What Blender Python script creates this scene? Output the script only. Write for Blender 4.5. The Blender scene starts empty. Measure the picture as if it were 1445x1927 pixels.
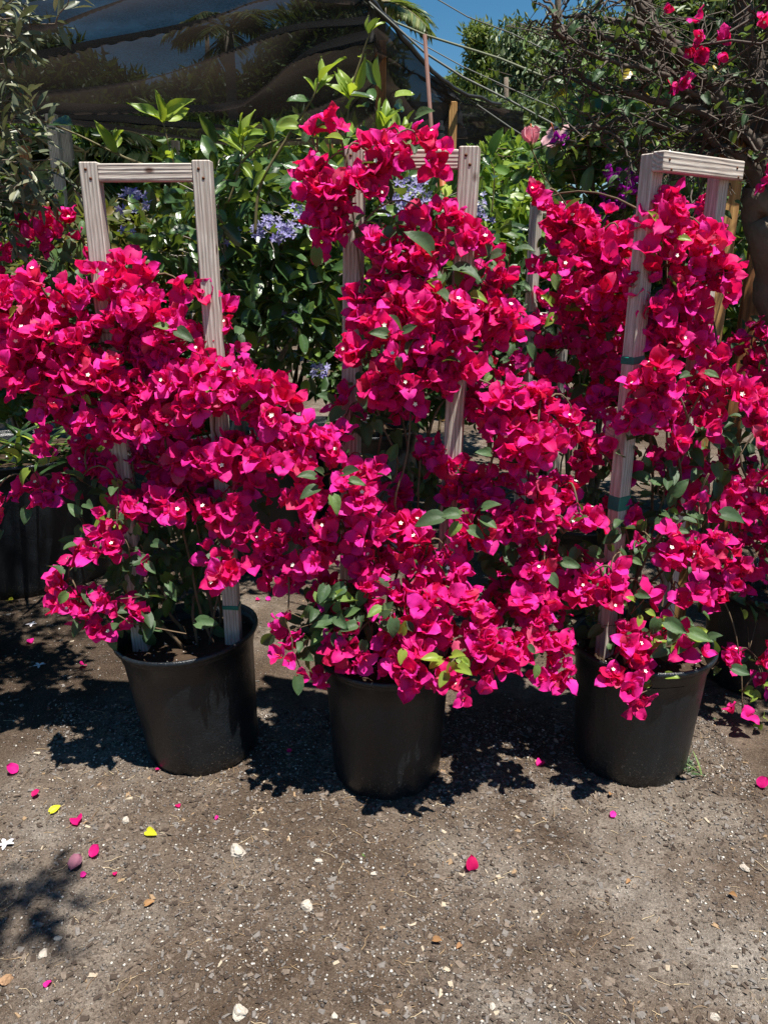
import bpy, math, random
import numpy as np
from mathutils import Vector, Matrix, noise

R = math.radians
random.seed(7)
rng = np.random.default_rng(11)
sc = bpy.context.scene
col = sc.collection

# ------------------------------------------------------------------ camera
CX, CY, FPX = 722.5, 963.5, 1447.0      # photograph centre and focal length in photo pixels
CAMH, PITCH = 1.5, R(17.8)
cam_d = bpy.data.cameras.new('camera')
cam = bpy.data.objects.new('camera', cam_d)
col.objects.link(cam)
cam.location = (0, 0, CAMH)
cam.rotation_euler = (R(90) - PITCH, 0, 0)
cam_d.sensor_fit = 'VERTICAL'
cam_d.sensor_height = 36
cam_d.lens = 36 * FPX / 1927
cam_d.clip_start = 0.05
cam_d.clip_end = 2000
sc.camera = cam

# ------------------------------------------------------------------ sky, sun, exposure
SUN_EL, SUN_AZ = R(73), R(42)           # azimuth measured from behind the camera towards the right
sun_dir = Vector((math.sin(SUN_AZ) * math.cos(SUN_EL), -math.cos(SUN_AZ) * math.cos(SUN_EL), math.sin(SUN_EL)))
w = bpy.data.worlds.new('World')
sc.world = w
w.use_nodes = True
nt = w.node_tree
bg = nt.nodes['Background']
sky = nt.nodes.new('ShaderNodeTexSky')
sky.sky_type = 'NISHITA'
sky.sun_disc = False
sky.sun_elevation = SUN_EL
sky.sun_rotation = math.atan2(sun_dir.x, sun_dir.y)
sky.air_density = 1.0
sky.dust_density = 0.0
sky.ozone_density = 3.0
hsv = nt.nodes.new('ShaderNodeHueSaturation')
hsv.inputs['Saturation'].default_value = 1.3
hsv.inputs['Hue'].default_value = 0.49
nt.links.new(sky.outputs[0], hsv.inputs['Color'])
nt.links.new(hsv.outputs[0], bg.inputs[0])
bg.inputs[1].default_value = 0.05
sl = bpy.data.lights.new('sun', 'SUN')
so = bpy.data.objects.new('sun', sl)
col.objects.link(so)
so.rotation_euler = sun_dir.to_track_quat('Z', 'Y').to_euler()
so.location = (0, 0, 12)
sl.energy = 5.0
sl.angle = R(0.53)
sl.color = (1.0, 0.95, 0.88)
sc.view_settings.view_transform = 'Standard'
sc.view_settings.look = 'None'
sc.view_settings.exposure = 1.0
sc.view_settings.gamma = 1.0
sc.view_settings.use_curve_mapping = False
sc.render.engine = 'CYCLES'
sc.cycles.max_bounces = 8
sc.cycles.diffuse_bounces = 4
sc.cycles.glossy_bounces = 2
sc.cycles.transmission_bounces = 4
sc.cycles.transparent_max_bounces = 8
sc.cycles.caustics_reflective = False
sc.cycles.caustics_refractive = False
sc.cycles.sample_clamp_indirect = 4.0

# ------------------------------------------------------------------ photo pixel -> place
_F = Vector((0, math.cos(PITCH), -math.sin(PITCH)))
_U = Vector((0, math.sin(PITCH), math.cos(PITCH)))
_X = Vector((1, 0, 0))
CAM = Vector((0, 0, CAMH))
def ray(px, py):
    return _F + _X * ((px - CX) / FPX) - _U * ((py - CY) / FPX)
def at(px, py, Y):
    d = ray(px, py)
    return CAM + d * (Y / d.y)
def gp(px, py, z=0.0):
    d = ray(px, py)
    return CAM + d * ((z - CAMH) / d.z)
def mpp(P):                             # metres per photo pixel at a point
    return (Vector(P) - CAM).dot(_F) / FPX

# ------------------------------------------------------------------ helpers
def tag(o, label, cat, group=None):
    o['label'] = label
    o['category'] = cat
    if group: o['group'] = group
    return o
def link(name, me, parent=None, M=None):
    o = bpy.data.objects.new(name, me)
    col.objects.link(o)
    if parent is not None: o.parent = parent
    if M is not None: o.matrix_basis = M
    return o
def empty(name, loc, parent=None):
    o = bpy.data.objects.new(name, None)
    col.objects.link(o)
    o.empty_display_size = 0.1
    o.location = loc
    if parent is not None: o.parent = parent
    return o
def mesh(name, V, F, mats, mi=None, smooth=True):
    V = np.asarray(V, dtype=np.float32).reshape(-1, 3)
    F = np.asarray(F, dtype=np.int32).reshape(-1, 3)
    me = bpy.data.meshes.new(name)
    me.vertices.add(len(V)); me.vertices.foreach_set('co', V.ravel())
    me.loops.add(len(F) * 3); me.loops.foreach_set('vertex_index', F.ravel())
    me.polygons.add(len(F)); me.polygons.foreach_set('loop_start', np.arange(0, len(F) * 3, 3, dtype=np.int32))
    for m in (mats if isinstance(mats, (list, tuple)) else [mats]): me.materials.append(m)
    if mi is not None: me.polygons.foreach_set('material_index', np.asarray(mi, dtype=np.int32))
    me.polygons.foreach_set('use_smooth', np.full(len(F), bool(smooth)))
    me.update(calc_edges=True)
    return me
class Bag:                              # collects triangles of one mesh
    def __init__(s): s.V, s.F, s.M, s.n = [], [], [], 0
    def add(s, V, F, m=0):
        V = np.asarray(V, dtype=np.float32).reshape(-1, 3); F = np.asarray(F, dtype=np.int32).reshape(-1, 3)
        s.V.append(V); s.F.append(F + s.n)
        s.M.append(np.full(len(F), m, dtype=np.int32) if np.isscalar(m) else np.asarray(m, dtype=np.int32)); s.n += len(V)
    def add_tpl(s, tpl, M):
        V, F, m = tpl
        M = np.array(M)
        s.add(V @ M[:3, :3].T + M[:3, 3], F, m)
    def mesh(s, name, mats, smooth=True):
        return mesh(name, np.concatenate(s.V), np.concatenate(s.F), mats, np.concatenate(s.M), smooth)
def quads(Q):
    Q = np.asarray(Q).reshape(-1, 4)
    return np.concatenate([Q[:, [0, 1, 2]], Q[:, [0, 2, 3]]])
def grid_faces(nr, nc, wrap=False):
    q = []
    for i in range(nr - 1):
        for j in range(nc if wrap else nc - 1):
            k = (j + 1) % nc
            q.append((i * nc + j, i * nc + k, (i + 1) * nc + k, (i + 1) * nc + j))
    return quads(q)
def tube(pts, r0, r1=None, n=6, cap=True):
    r1 = r0 if r1 is None else r1
    pts = [Vector(p) for p in pts]; m = len(pts); V = []
    up = Vector((0.31, 0.17, 0.93)).normalized()
    for i, p in enumerate(pts):
        d = (pts[min(i + 1, m - 1)] - pts[max(i - 1, 0)])
        d = d.normalized() if d.length > 1e-9 else Vector((0, 0, 1))
        a = d.cross(up)
        if a.length < 1e-3: a = d.cross(Vector((1, 0, 0)))
        a.normalize(); b = a.cross(d)
        r = r0 + (r1 - r0) * i / max(m - 1, 1)
        for k in range(n):
            t = 2 * math.pi * k / n
            V.append(p + a * (r * math.cos(t)) + b * (r * math.sin(t)))
    F = grid_faces(m, n, True)
    if cap:
        V += [pts[0], pts[-1]]; c = m * n
        e = [(c, (k + 1) % n, k) for k in range(n)] + [(c + 1, (m - 1) * n + k, (m - 1) * n + (k + 1) % n) for k in range(n)]
        F = np.concatenate([F, np.array(e)])
    return np.array([tuple(v) for v in V]), F
def bez(a, b, c, d, n=8):
    out = []
    for i in range(n + 1):
        t = i / n; s = 1 - t
        out.append(a * s**3 + b * (3 * s * s * t) + c * (3 * s * t * t) + d * t**3)
    return out
def wander(a, b, n=7, amp=0.03, sag=0.0):
    a, b = Vector(a), Vector(b); out = []
    o = Vector((random.random() * 50, random.random() * 50, 0))
    for i in range(n + 1):
        t = i / n
        p = a.lerp(b, t)
        k = math.sin(math.pi * min(t * 1.0, 1.0))
        p = p + noise.noise_vector(o + Vector((0, 0, t * 2.5))) * amp * k + Vector((0, 0, sag * k))
        out.append(p)
    return out
def lathe(prof, n=48, jit=None):
    V = []
    for i, (r, z) in enumerate(prof):
        for k in range(n):
            t = 2 * math.pi * k / n
            rr = r + (jit(i, t) if jit else 0)
            V.append((rr * math.cos(t), rr * math.sin(t), z))
    return np.array(V), grid_faces(len(prof), n, True)
def box(sx, sy, sz, bev=0.0, jit=0.0):
    """bevelled bar with its base at z=0, centred in x and y"""
    b = min(bev, sx * .3, sy * .3)
    ring = []
    for (x, y) in ((-1, -1), (1, -1), (1, 1), (-1, 1)):
        X, Y = x * sx / 2, y * sy / 2
        if x * y > 0: ring += [(X, Y - y * b), (X - x * b, Y)]
        else: ring += [(X - x * b, Y), (X, Y - y * b)]
    if b == 0: ring = ring[::2]
    n = len(ring); V = []
    zs = [(0, .9), (b, 1), (sz - b, 1), (sz, .9)] if b > 0 else [(0, 1), (sz, 1)]
    for z, s in zs:
        f = s if b == 0 else (1 if s == 1 else 1 - 2 * b / max(sx, sy))
        for x, y in ring: V.append((x * f + random.uniform(-jit, jit), y * f + random.uniform(-jit, jit), z))
    F = grid_faces(len(zs), n, True)
    lo, hi = len(V), len(V) + 1
    V += [(0, 0, 0), (0, 0, sz)]
    m = (len(zs) - 1) * n
    e = [(lo, (k + 1) % n, k) for k in range(n)] + [(hi, m + k, m + (k + 1) % n) for k in range(n)]
    return np.array(V), np.concatenate([F, np.array(e)])
def frame(y, z, p, s=1.0):
    """matrix whose Y runs along y, Z near z, at p, scaled s"""
    y = Vector(y).normalized(); x = y.cross(Vector(z))
    if x.length < 1e-4: x = y.cross(Vector((0.3, 0.9, 0.2)))
    x.normalize(); z = x.cross(y)
    M = Matrix((( x.x, y.x, z.x, 0), (x.y, y.y, z.y, 0), (x.z, y.z, z.z, 0), (0, 0, 0, 1)))
    if s != 1.0: M = M @ Matrix.Scale(s, 4)
    M.translation = Vector(p)
    return M
def rv(s=1.0): return Vector((random.uniform(-s, s), random.uniform(-s, s), random.uniform(-s, s)))
def rdir():
    while True:
        v = rv()
        if 0.05 < v.length < 1: return v.normalized()

# ------------------------------------------------------------------ materials
def mat(name):
    m = bpy.data.materials.new(name); m.use_nodes = True
    n = m.node_tree.nodes; l = m.node_tree.links
    return m, n, l, n['Principled BSDF'], n['Material Output']
def ramp(n, cols, interp='LINEAR'):
    r = n.new('ShaderNodeValToRGB'); e = r.color_ramp.elements; r.color_ramp.interpolation = interp
    while len(e) < len(cols): e.new(0.5)
    for i, (p, c) in enumerate(cols): e[i].position = p; e[i].color = (*c, 1)
    return r
def rand01(n, l):
    """a random number per island and per object"""
    g = n.new('ShaderNodeNewGeometry'); oi = n.new('ShaderNodeObjectInfo')
    a = n.new('ShaderNodeMath'); a.operation = 'ADD'
    f = n.new('ShaderNodeMath'); f.operation = 'FRACT'
    l.new(g.outputs['Random Per Island'], a.inputs[0]); l.new(oi.outputs['Random'], a.inputs[1]); l.new(a.outputs[0], f.inputs[0])
    return f.outputs[0]
def tex_noise(n, l, scale, detail=4, rough=0.55, vec=None, coord='Object'):
    t = n.new('ShaderNodeTexNoise'); t.inputs['Scale'].default_value = scale; t.inputs['Detail'].default_value = detail
    t.inputs['Roughness'].default_value = rough
    if vec is None:
        c = n.new('ShaderNodeTexCoord'); vec = c.outputs[coord]
    l.new(vec, t.inputs['Vector'])
    return t
def bump(n, l, h, dist, strength=1.0, normal=None):
    b = n.new('ShaderNodeBump'); b.inputs['Distance'].default_value = dist; b.inputs['Strength'].default_value = strength
    l.new(h, b.inputs['Height'])
    if normal is not None: l.new(normal, b.inputs['Normal'])
    return b.outputs[0]
def mixc(n, l, fac, a, b, mode='MIX'):
    m = n.new('ShaderNodeMix'); m.data_type = 'RGBA'; m.blend_type = mode
    for s, v in ((m.inputs[0], fac), (m.inputs[6], a), (m.inputs[7], b)):
        if isinstance(v, (int, float)): s.default_value = v
        elif isinstance(v, tuple): s.default_value = (*v, 1)
        else: l.new(v, s)
    return m.outputs[2]
def leaf_mat(name, cols, rough=0.4, spec=0.5, trans=0.3, tcol=None, nscale=60, bmp=0.0006):
    m, n, l, p, out = mat(name)
    r = ramp(n, cols); l.new(rand01(n, l), r.inputs[0])
    t = tex_noise(n, l, nscale, 3)
    c = mixc(n, l, t.outputs[0], r.outputs[0], (0.6, 0.6, 0.6), 'OVERLAY')
    l.new(c, p.inputs['Base Color'])
    p.inputs['Roughness'].default_value = rough; p.inputs['Specular IOR Level'].default_value = spec
    l.new(bump(n, l, t.outputs[0], bmp), p.inputs['Normal'])
    tr = n.new('ShaderNodeBsdfTranslucent')
    if tcol is None:
        tc = mixc(n, l, 0.55, c, (0.30, 0.42, 0.03)); l.new(tc, tr.inputs[0])
    else:
        tc = mixc(n, l, 0.7, c, tcol); l.new(tc, tr.inputs[0])
    mx = n.new('ShaderNodeMixShader'); mx.inputs[0].default_value = trans
    l.new(p.outputs[0], mx.inputs[1]); l.new(tr.outputs[0], mx.inputs[2]); l.new(mx.outputs[0], out.inputs[0])
    return m
def plain(name, c, rough=0.6, spec=0.4, var=None, nscale=20, bmp=0.0, bscale=80):
    m, n, l, p, out = mat(name)
    p.inputs['Roughness'].default_value = rough; p.inputs['Specular IOR Level'].default_value = spec
    if var:
        t = tex_noise(n, l, nscale, 5)
        l.new(mixc(n, l, t.outputs[0], c, var), p.inputs['Base Color'])
    else: p.inputs['Base Color'].default_value = (*c, 1)
    if bmp:
        t2 = tex_noise(n, l, bscale, 4); l.new(bump(n, l, t2.outputs[0], bmp), p.inputs['Normal'])
    return m

M_bract = leaf_mat('bract', [(0, (0.74, 0.016, 0.29)), (0.3, (0.62, 0.007, 0.13)), (0.65, (0.80, 0.030, 0.37)), (0.93, (0.50, 0.005, 0.065)), (1, (0.62, 0.09, 0.20))],
                   rough=0.6, spec=0.22, trans=0.44, tcol=(0.82, 0.006, 0.045), nscale=70, bmp=0.0012)
M_purple = leaf_mat('purple_bract', [(0, (0.42, 0.02, 0.42)), (1, (0.30, 0.01, 0.36))], rough=0.6, spec=0.2, trans=0.4, tcol=(0.5, 0.01, 0.4))
M_star = plain('bougainvillea_star', (0.85, 0.80, 0.66), 0.6)
M_btube = plain('flower_tube', (0.62, 0.05, 0.10), 0.6)
M_bleaf = leaf_mat('bougainvillea_leaf', [(0, (0.030, 0.058, 0.024)), (0.5, (0.045, 0.085, 0.035)), (0.85, (0.06, 0.11, 0.04)), (1, (0.12, 0.19, 0.04))],
                   rough=0.55, spec=0.35, trans=0.2, nscale=90, bmp=0.0015)
M_young = leaf_mat('young_leaf', [(0, (0.16, 0.26, 0.04)), (1, (0.26, 0.34, 0.05))], rough=0.42, spec=0.4, trans=0.42, tcol=(0.45, 0.55, 0.03), nscale=25)
M_petrea = leaf_mat('glossy_leaf', [(0, (0.022, 0.048, 0.018)), (0.5, (0.040, 0.085, 0.028)), (0.82, (0.07, 0.13, 0.035)), (0.93, (0.18, 0.26, 0.04)), (1, (0.28, 0.33, 0.05))],
                    rough=0.30, spec=0.6, trans=0.22, nscale=30, bmp=0.002)
M_lav = leaf_mat('lavender_petal', [(0, (0.26, 0.25, 0.46)), (0.6, (0.36, 0.35, 0.50)), (1, (0.15, 0.11, 0.42))], rough=0.6, spec=0.2, trans=0.3, tcol=(0.4, 0.35, 0.7))
M_hib = leaf_mat('hibiscus_leaf', [(0, (0.035, 0.075, 0.022)), (0.55, (0.06, 0.115, 0.03)), (0.92, (0.12, 0.19, 0.04)), (1, (0.45, 0.30, 0.03))], rough=0.33, spec=0.55, trans=0.26, nscale=30, bmp=0.0015)
M_olive = leaf_mat('olive_leaf', [(0, (0.055, 0.070, 0.040)), (0.6, (0.10, 0.115, 0.065)), (1, (0.24, 0.24, 0.15))], rough=0.42, spec=0.5, trans=0.15, tcol=(0.25, 0.28, 0.10))
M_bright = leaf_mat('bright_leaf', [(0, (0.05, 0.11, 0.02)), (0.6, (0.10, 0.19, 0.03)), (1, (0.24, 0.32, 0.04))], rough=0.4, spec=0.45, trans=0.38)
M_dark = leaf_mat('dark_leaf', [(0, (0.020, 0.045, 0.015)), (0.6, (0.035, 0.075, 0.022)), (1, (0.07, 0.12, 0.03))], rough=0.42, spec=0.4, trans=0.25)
M_fern = leaf_mat('bronze_leaf', [(0, (0.03, 0.055, 0.015)), (0.5, (0.075, 0.075, 0.02)), (0.8, (0.17, 0.11, 0.025)), (1, (0.05, 0.09, 0.02))], rough=0.45, spec=0.4, trans=0.3)
M_pine = leaf_mat('pine_needle', [(0, (0.06, 0.10, 0.028)), (0.6, (0.12, 0.16, 0.04)), (1, (0.20, 0.21, 0.055))], rough=0.5, spec=0.3, trans=0.25)
M_gum = leaf_mat('drooping_leaf', [(0, (0.055, 0.085, 0.04)), (0.6, (0.09, 0.13, 0.055)), (1, (0.17, 0.20, 0.095))], rough=0.45, spec=0.35, trans=0.2)
M_palm = leaf_mat('palm_leaflet', [(0, (0.05, 0.085, 0.03)), (0.7, (0.09, 0.13, 0.05)), (1, (0.22, 0.22, 0.08))], rough=0.4, spec=0.45, trans=0.25)
M_pinkp = leaf_mat('pink_petal', [(0, (0.82, 0.36, 0.44)), (1, (0.86, 0.52, 0.52))], rough=0.6, spec=0.2, trans=0.4, tcol=(0.9, 0.25, 0.32), nscale=30, bmp=0.002)
M_yellow = leaf_mat('yellow_leaf', [(0, (0.62, 0.62, 0.02)), (1, (0.55, 0.50, 0.03))], rough=0.5, spec=0.3, trans=0.25, tcol=(0.7, 0.6, 0.03))
M_white = plain('white_petal', (0.72, 0.70, 0.74), 0.6)
M_brownleaf = leaf_mat('dry_leaf', [(0, (0.30, 0.17, 0.06)), (1, (0.22, 0.11, 0.06))], rough=0.6, spec=0.3, trans=0.15, tcol=(0.4, 0.2, 0.05))
M_twig = plain('twig_bark', (0.085, 0.055, 0.034), 0.8, 0.2, (0.18, 0.13, 0.08), 40, 0.001, 120)
M_greenstem = plain('green_stem', (0.10, 0.11, 0.04), 0.6, 0.3, (0.17, 0.12, 0.06), 30)
M_bark = plain('grey_bark', (0.10, 0.075, 0.055), 0.9, 0.15, (0.22, 0.18, 0.14), 18, 0.006, 45)
M_dbark = plain('dark_bark', (0.045, 0.034, 0.027), 0.75, 0.3, (0.12, 0.095, 0.075), 30, 0.003, 60)
M_palebark = plain('pale_bark', (0.34, 0.31, 0.27), 0.85, 0.2, (0.20, 0.17, 0.14), 10, 0.004, 30)
M_tanbark = plain('tan_trunk', (0.27, 0.20, 0.14), 0.9, 0.15, (0.16, 0.12, 0.085), 12, 0.01, 25)
M_tape = plain('green_tape', (0.004, 0.13, 0.095), 0.35, 0.5, (0.008, 0.20, 0.15), 30, 0.001, 60)
M_rust = plain('rusty_pipe', (0.10, 0.048, 0.038), 0.75, 0.3, (0.17, 0.09, 0.07), 25, 0.0006, 150)
M_orange = plain('orange_pipe', (0.42, 0.10, 0.02), 0.6, 0.4, (0.26, 0.08, 0.03), 25)
M_black = plain('black_fitting', (0.02, 0.02, 0.02), 0.5, 0.4)
M_wire = plain('cable', (0.10, 0.10, 0.085), 0.6, 0.4)
M_nail = plain('rusty_nail', (0.12, 0.045, 0.02), 0.8, 0.3)

def wood_mat(name, light, dark, stain, lines=190.0, rough=0.7):
    m, n, l, p, out = mat(name)
    tc = n.new('ShaderNodeTexCoord'); oi = n.new('ShaderNodeObjectInfo')
    mp = n.new('ShaderNodeMapping'); mp.inputs['Scale'].default_value = (1, 1, 0.06)
    off = n.new('ShaderNodeVectorMath'); off.operation = 'ADD'
    cmb = n.new('ShaderNodeCombineXYZ'); sc_ = n.new('ShaderNodeMath'); sc_.operation = 'MULTIPLY'; sc_.inputs[1].default_value = 30
    l.new(oi.outputs['Random'], sc_.inputs[0]); l.new(sc_.outputs[0], cmb.inputs[2])
    l.new(tc.outputs['Object'], mp.inputs[0]); l.new(mp.outputs[0], off.inputs[0]); l.new(cmb.outputs[0], off.inputs[1])
    wv = n.new('ShaderNodeTexWave'); wv.wave_type = 'RINGS'; wv.rings_direction = 'Z'
    mp2 = n.new('ShaderNodeMapping'); mp2.inputs['Location'].default_value = (0.055, 0.02, 0)
    l.new(off.outputs[0], mp2.inputs[0]); l.new(mp2.outputs[0], wv.inputs['Vector'])
    wv.inputs['Scale'].default_value = lines / 6.28; wv.inputs['Distortion'].default_value = 4.5
    wv.inputs['Detail'].default_value = 3; wv.inputs['Detail Scale'].default_value = 1.6
    fine = tex_noise(n, l, 260, 4, 0.6, off.outputs[0])
    big = tex_noise(n, l, 9, 3, 0.5, tc.outputs['Object'])
    c = mixc(n, l, wv.outputs['Fac'], dark, light)
    fr = ramp(n, [(0.32, (0.50, 0.48, 0.46)), (0.66, (1.12, 1.12, 1.12))]); l.new(fine.outputs[0], fr.inputs[0])
    c = mixc(n, l, 0.8, c, fr.outputs[0], 'MULTIPLY')
    br = ramp(n, [(0.42, (0, 0, 0)), (0.72, (1, 1, 1))]); l.new(big.outputs[0], br.inputs[0])
    c = mixc(n, l, br.outputs[0], c, mixc(n, l, 0.5, c, stain))
    # knots
    vo = n.new('ShaderNodeTexVoronoi'); vo.inputs['Scale'].default_value = 4.2
    mp3 = n.new('ShaderNodeMapping'); mp3.inputs['Scale'].default_value = (2.4, 2.4, 1.3); l.new(tc.outputs['Object'], mp3.inputs[0]); 
    ad = n.new('ShaderNodeVectorMath'); ad.operation = 'ADD'; l.new(mp3.outputs[0], ad.inputs[0]); l.new(cmb.outputs[0], ad.inputs[1]); l.new(ad.outputs[0], vo.inputs['Vector'])
    kr = ramp(n, [(0.05, (1, 1, 1)), (0.10, (0, 0, 0))]); l.new(vo.outputs['Distance'], kr.inputs[0])
    c = mixc(n, l, kr.outputs[0], c, (0.10, 0.055, 0.04))
    l.new(c, p.inputs['Base Color'])
    p.inputs['Roughness'].default_value = rough; p.inputs['Specular IOR Level'].default_value = 0.25
    b1 = bump(n, l, wv.outputs['Fac'], 0.0008)
    l.new(bump(n, l, fine.outputs[0], 0.0008, 1.0, b1), p.inputs['Normal'])
    return m
M_wood = wood_mat('weathered_lumber', (0.62, 0.57, 0.51), (0.43, 0.365, 0.315), (0.40, 0.31, 0.26))
M_greywood = wood_mat('grey_lumber', (0.50, 0.46, 0.40), (0.30, 0.27, 0.23), (0.25, 0.22, 0.18))
M_ywood = wood_mat('yellow_fence_wood', (0.56, 0.33, 0.12), (0.38, 0.20, 0.07), (0.30, 0.15, 0.06), lines=90)
M_owood = wood_mat('orange_post_wood', (0.36, 0.15, 0.05), (0.20, 0.08, 0.03), (0.16, 0.07, 0.03), lines=90)

def pot_mat():
    m, n, l, p, out = mat('black_plastic')
    tc = n.new('ShaderNodeTexCoord'); sep = n.new('ShaderNodeSeparateXYZ'); l.new(tc.outputs['Object'], sep.inputs[0])
    sp = tex_noise(n, l, 170, 3, 0.65); mot = tex_noise(n, l, 14, 4, 0.6)
    mp = n.new('ShaderNodeMapping'); mp.inputs['Scale'].default_value = (1, 1, 0.12); l.new(tc.outputs['Object'], mp.inputs[0])
    st = tex_noise(n, l, 45, 3, 0.5, mp.outputs[0])
    c = mixc(n, l, mot.outputs[0], (0.0036, 0.0048, 0.0062), (0.0095, 0.0132, 0.017))
    c = mixc(n, l, 0.35, c, st.outputs[0], 'OVERLAY')
    # splashed soil: thicker near the foot
    mr = n.new('ShaderNodeMapRange'); mr.inputs[1].default_value = 0.0; mr.inputs[2].default_value = 0.20; mr.inputs[3].default_value = 0.57; mr.inputs[4].default_value = 0.68
    l.new(sep.outputs[2], mr.inputs[0])
    gt = n.new('ShaderNodeMath'); gt.operation = 'SUBTRACT'; l.new(sp.outputs[0], gt.inputs[0]); l.new(mr.outputs[0], gt.inputs[1])
    ml = n.new('ShaderNodeMath'); ml.operation = 'MULTIPLY'; ml.inputs[1].default_value = 14; ml.use_clamp = True; l.new(gt.outputs[0], ml.inputs[0])
    c = mixc(n, l, ml.outputs[0], c, (0.10, 0.085, 0.07))
    l.new(c, p.inputs['Base Color']); p.inputs['Specular IOR Level'].default_value = 0.5
    rr = n.new('ShaderNodeMapRange'); rr.inputs[3].default_value = 0.22; rr.inputs[4].default_value = 0.44; l.new(mot.outputs[0], rr.inputs[0]); l.new(rr.outputs[0], p.inputs['Roughness'])
    b1 = bump(n, l, sp.outputs[0], 0.0022)
    l.new(bump(n, l, mot.outputs[0], 0.004, 1.0, b1), p.inputs['Normal'])
    return m
M_pot = pot_mat()
M_soil = plain('potting_soil', (0.030, 0.020, 0.013), 0.95, 0.1, (0.075, 0.05, 0.033), 60, 0.008, 90)

def ground_mat():
    m, n, l, p, out = mat('packed_dirt')
    tc = n.new('ShaderNodeTexCoord')
    big = tex_noise(n, l, 1.7, 5, 0.6); mid = tex_noise(n, l, 14, 5, 0.65); fine = tex_noise(n, l, 140, 4, 0.7); grit = tex_noise(n, l, 480, 2, 0.6)
    c1 = ramp(n, [(0.36, (0.088, 0.062, 0.043)), (0.50, (0.138, 0.105, 0.079)), (0.64, (0.225, 0.194, 0.162))]); l.new(big.outputs[0], c1.inputs[0])
    pos = tc.outputs['Object']; nz = tex_noise(n, l, 3.5, 4, .6); acc = None
    for (px, py, rad) in ((1120,1640,.42),(1400,1780,.3),(930,1900,.22),(40,1900,.2),(60,1590,.16),(1000,1500,.25),(230,1330,.2)):
        q = gp(px, py); ds = n.new('ShaderNodeVectorMath'); ds.operation = 'DISTANCE'; l.new(pos, ds.inputs[0]); ds.inputs[1].default_value = (q.x, q.y, 0)
        mr = n.new('ShaderNodeMapRange'); mr.inputs[1].default_value = rad; mr.inputs[2].default_value = rad * .1; l.new(ds.outputs['Value'], mr.inputs[0])
        if acc is None: acc = mr.outputs[0]
        else:
            mx_ = n.new('ShaderNodeMath'); mx_.operation = 'MAXIMUM'; l.new(acc, mx_.inputs[0]); l.new(mr.outputs[0], mx_.inputs[1]); acc = mx_.outputs[0]
    ml_ = n.new('ShaderNodeMath'); ml_.operation = 'MULTIPLY'; l.new(acc, ml_.inputs[0])
    nr_ = n.new('ShaderNodeMapRange'); nr_.inputs[1].default_value = .38; nr_.inputs[2].default_value = .62; l.new(nz.outputs[0], nr_.inputs[0]); l.new(nr_.outputs[0], ml_.inputs[1])
    base = mixc(n, l, ml_.outputs[0], c1.outputs[0], (0.27, 0.245, 0.215))
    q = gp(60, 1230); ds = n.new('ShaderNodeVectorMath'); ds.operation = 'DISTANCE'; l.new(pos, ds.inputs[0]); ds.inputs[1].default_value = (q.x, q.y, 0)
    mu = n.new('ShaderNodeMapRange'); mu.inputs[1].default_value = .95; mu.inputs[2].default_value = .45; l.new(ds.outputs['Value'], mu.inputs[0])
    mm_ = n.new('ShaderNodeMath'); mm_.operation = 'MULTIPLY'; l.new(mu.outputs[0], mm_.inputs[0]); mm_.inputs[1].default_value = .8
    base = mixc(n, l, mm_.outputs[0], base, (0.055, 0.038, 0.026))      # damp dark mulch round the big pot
    c2 = ramp(n, [(0.3, (0.62, 0.60, 0.58)), (0.7, (1.25, 1.22, 1.18))]); l.new(mid.outputs[0], c2.inputs[0])
    c = mixc(n, l, 0.75, base, c2.outputs[0], 'MULTIPLY')
    c3 = ramp(n, [(0.32, (0.42, 0.38, 0.35)), (0.55, (1, 1, 1)), (0.72, (1.6, 1.55, 1.5))]); l.new(fine.outputs[0], c3.inputs[0])
    c = mixc(n, l, 0.85, c, c3.outputs[0], 'MULTIPLY')
    g = ramp(n, [(0.66, (0, 0, 0)), (0.72, (1, 1, 1))]); l.new(grit.outputs[0], g.inputs[0])
    c = mixc(n, l, g.outputs[0], c, (0.40, 0.36, 0.31))
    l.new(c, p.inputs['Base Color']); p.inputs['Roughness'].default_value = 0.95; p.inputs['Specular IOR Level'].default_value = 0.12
    b1 = bump(n, l, mid.outputs[0], 0.02, 0.7); b2 = bump(n, l, fine.outputs[0], 0.008, 1.0, b1)
    l.new(bump(n, l, grit.outputs[0], 0.003, 1.0, b2), p.inputs['Normal'])
    return m
M_ground = ground_mat()

# ------------------------------------------------------------------ leaf and flower templates (V, F, material index)
def leaf_tpl(L=1.0, W=0.5, nl=5, fold=0.25, curl=0.25, wave=0.06, a=0.55, b=0.75, nc=2, petiole=0.0, heart=0.0, seed=0):
    """a leaf along +Y, face up +Z; width profile v^a (1-v)^b"""
    r = random.Random(seed)
    vmax = a / (a + b); norm = vmax**a * (1 - vmax)**b
    V, ph = [], r.uniform(0, 6)
    for i in range(nl + 1):
        v = i / nl
        v2 = 0.02 + 0.975 * v
        hw = W / 2 * (v2**a * (1 - v2)**b) / norm
        if i == nl: hw = 0.0
        for j in range(-nc, nc + 1):
            u = j / nc
            z = abs(u) * hw * fold * 2 - curl * L * (v * v) * 0.5 + wave * L * math.sin(v * 7 + ph + u * 2.4) * abs(u) * 0.5
            y = v * L - (heart * L * 0.22 * (abs(u)**1.5) * (1 - v)**3)
            V.append((u * hw, y + petiole, z))
    F = grid_faces(nl + 1, 2 * nc + 1)
    V = np.array(V)
    if petiole > 0:
        pv, pf = tube([(0, 0, -0.004 * L), (0, petiole, 0)], 0.012 * L, 0.010 * L, 3, False)
        F = np.concatenate([F, pf + len(V)]); V = np.concatenate([V, pv])
    return V, F, np.zeros(len(F), int)
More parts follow.
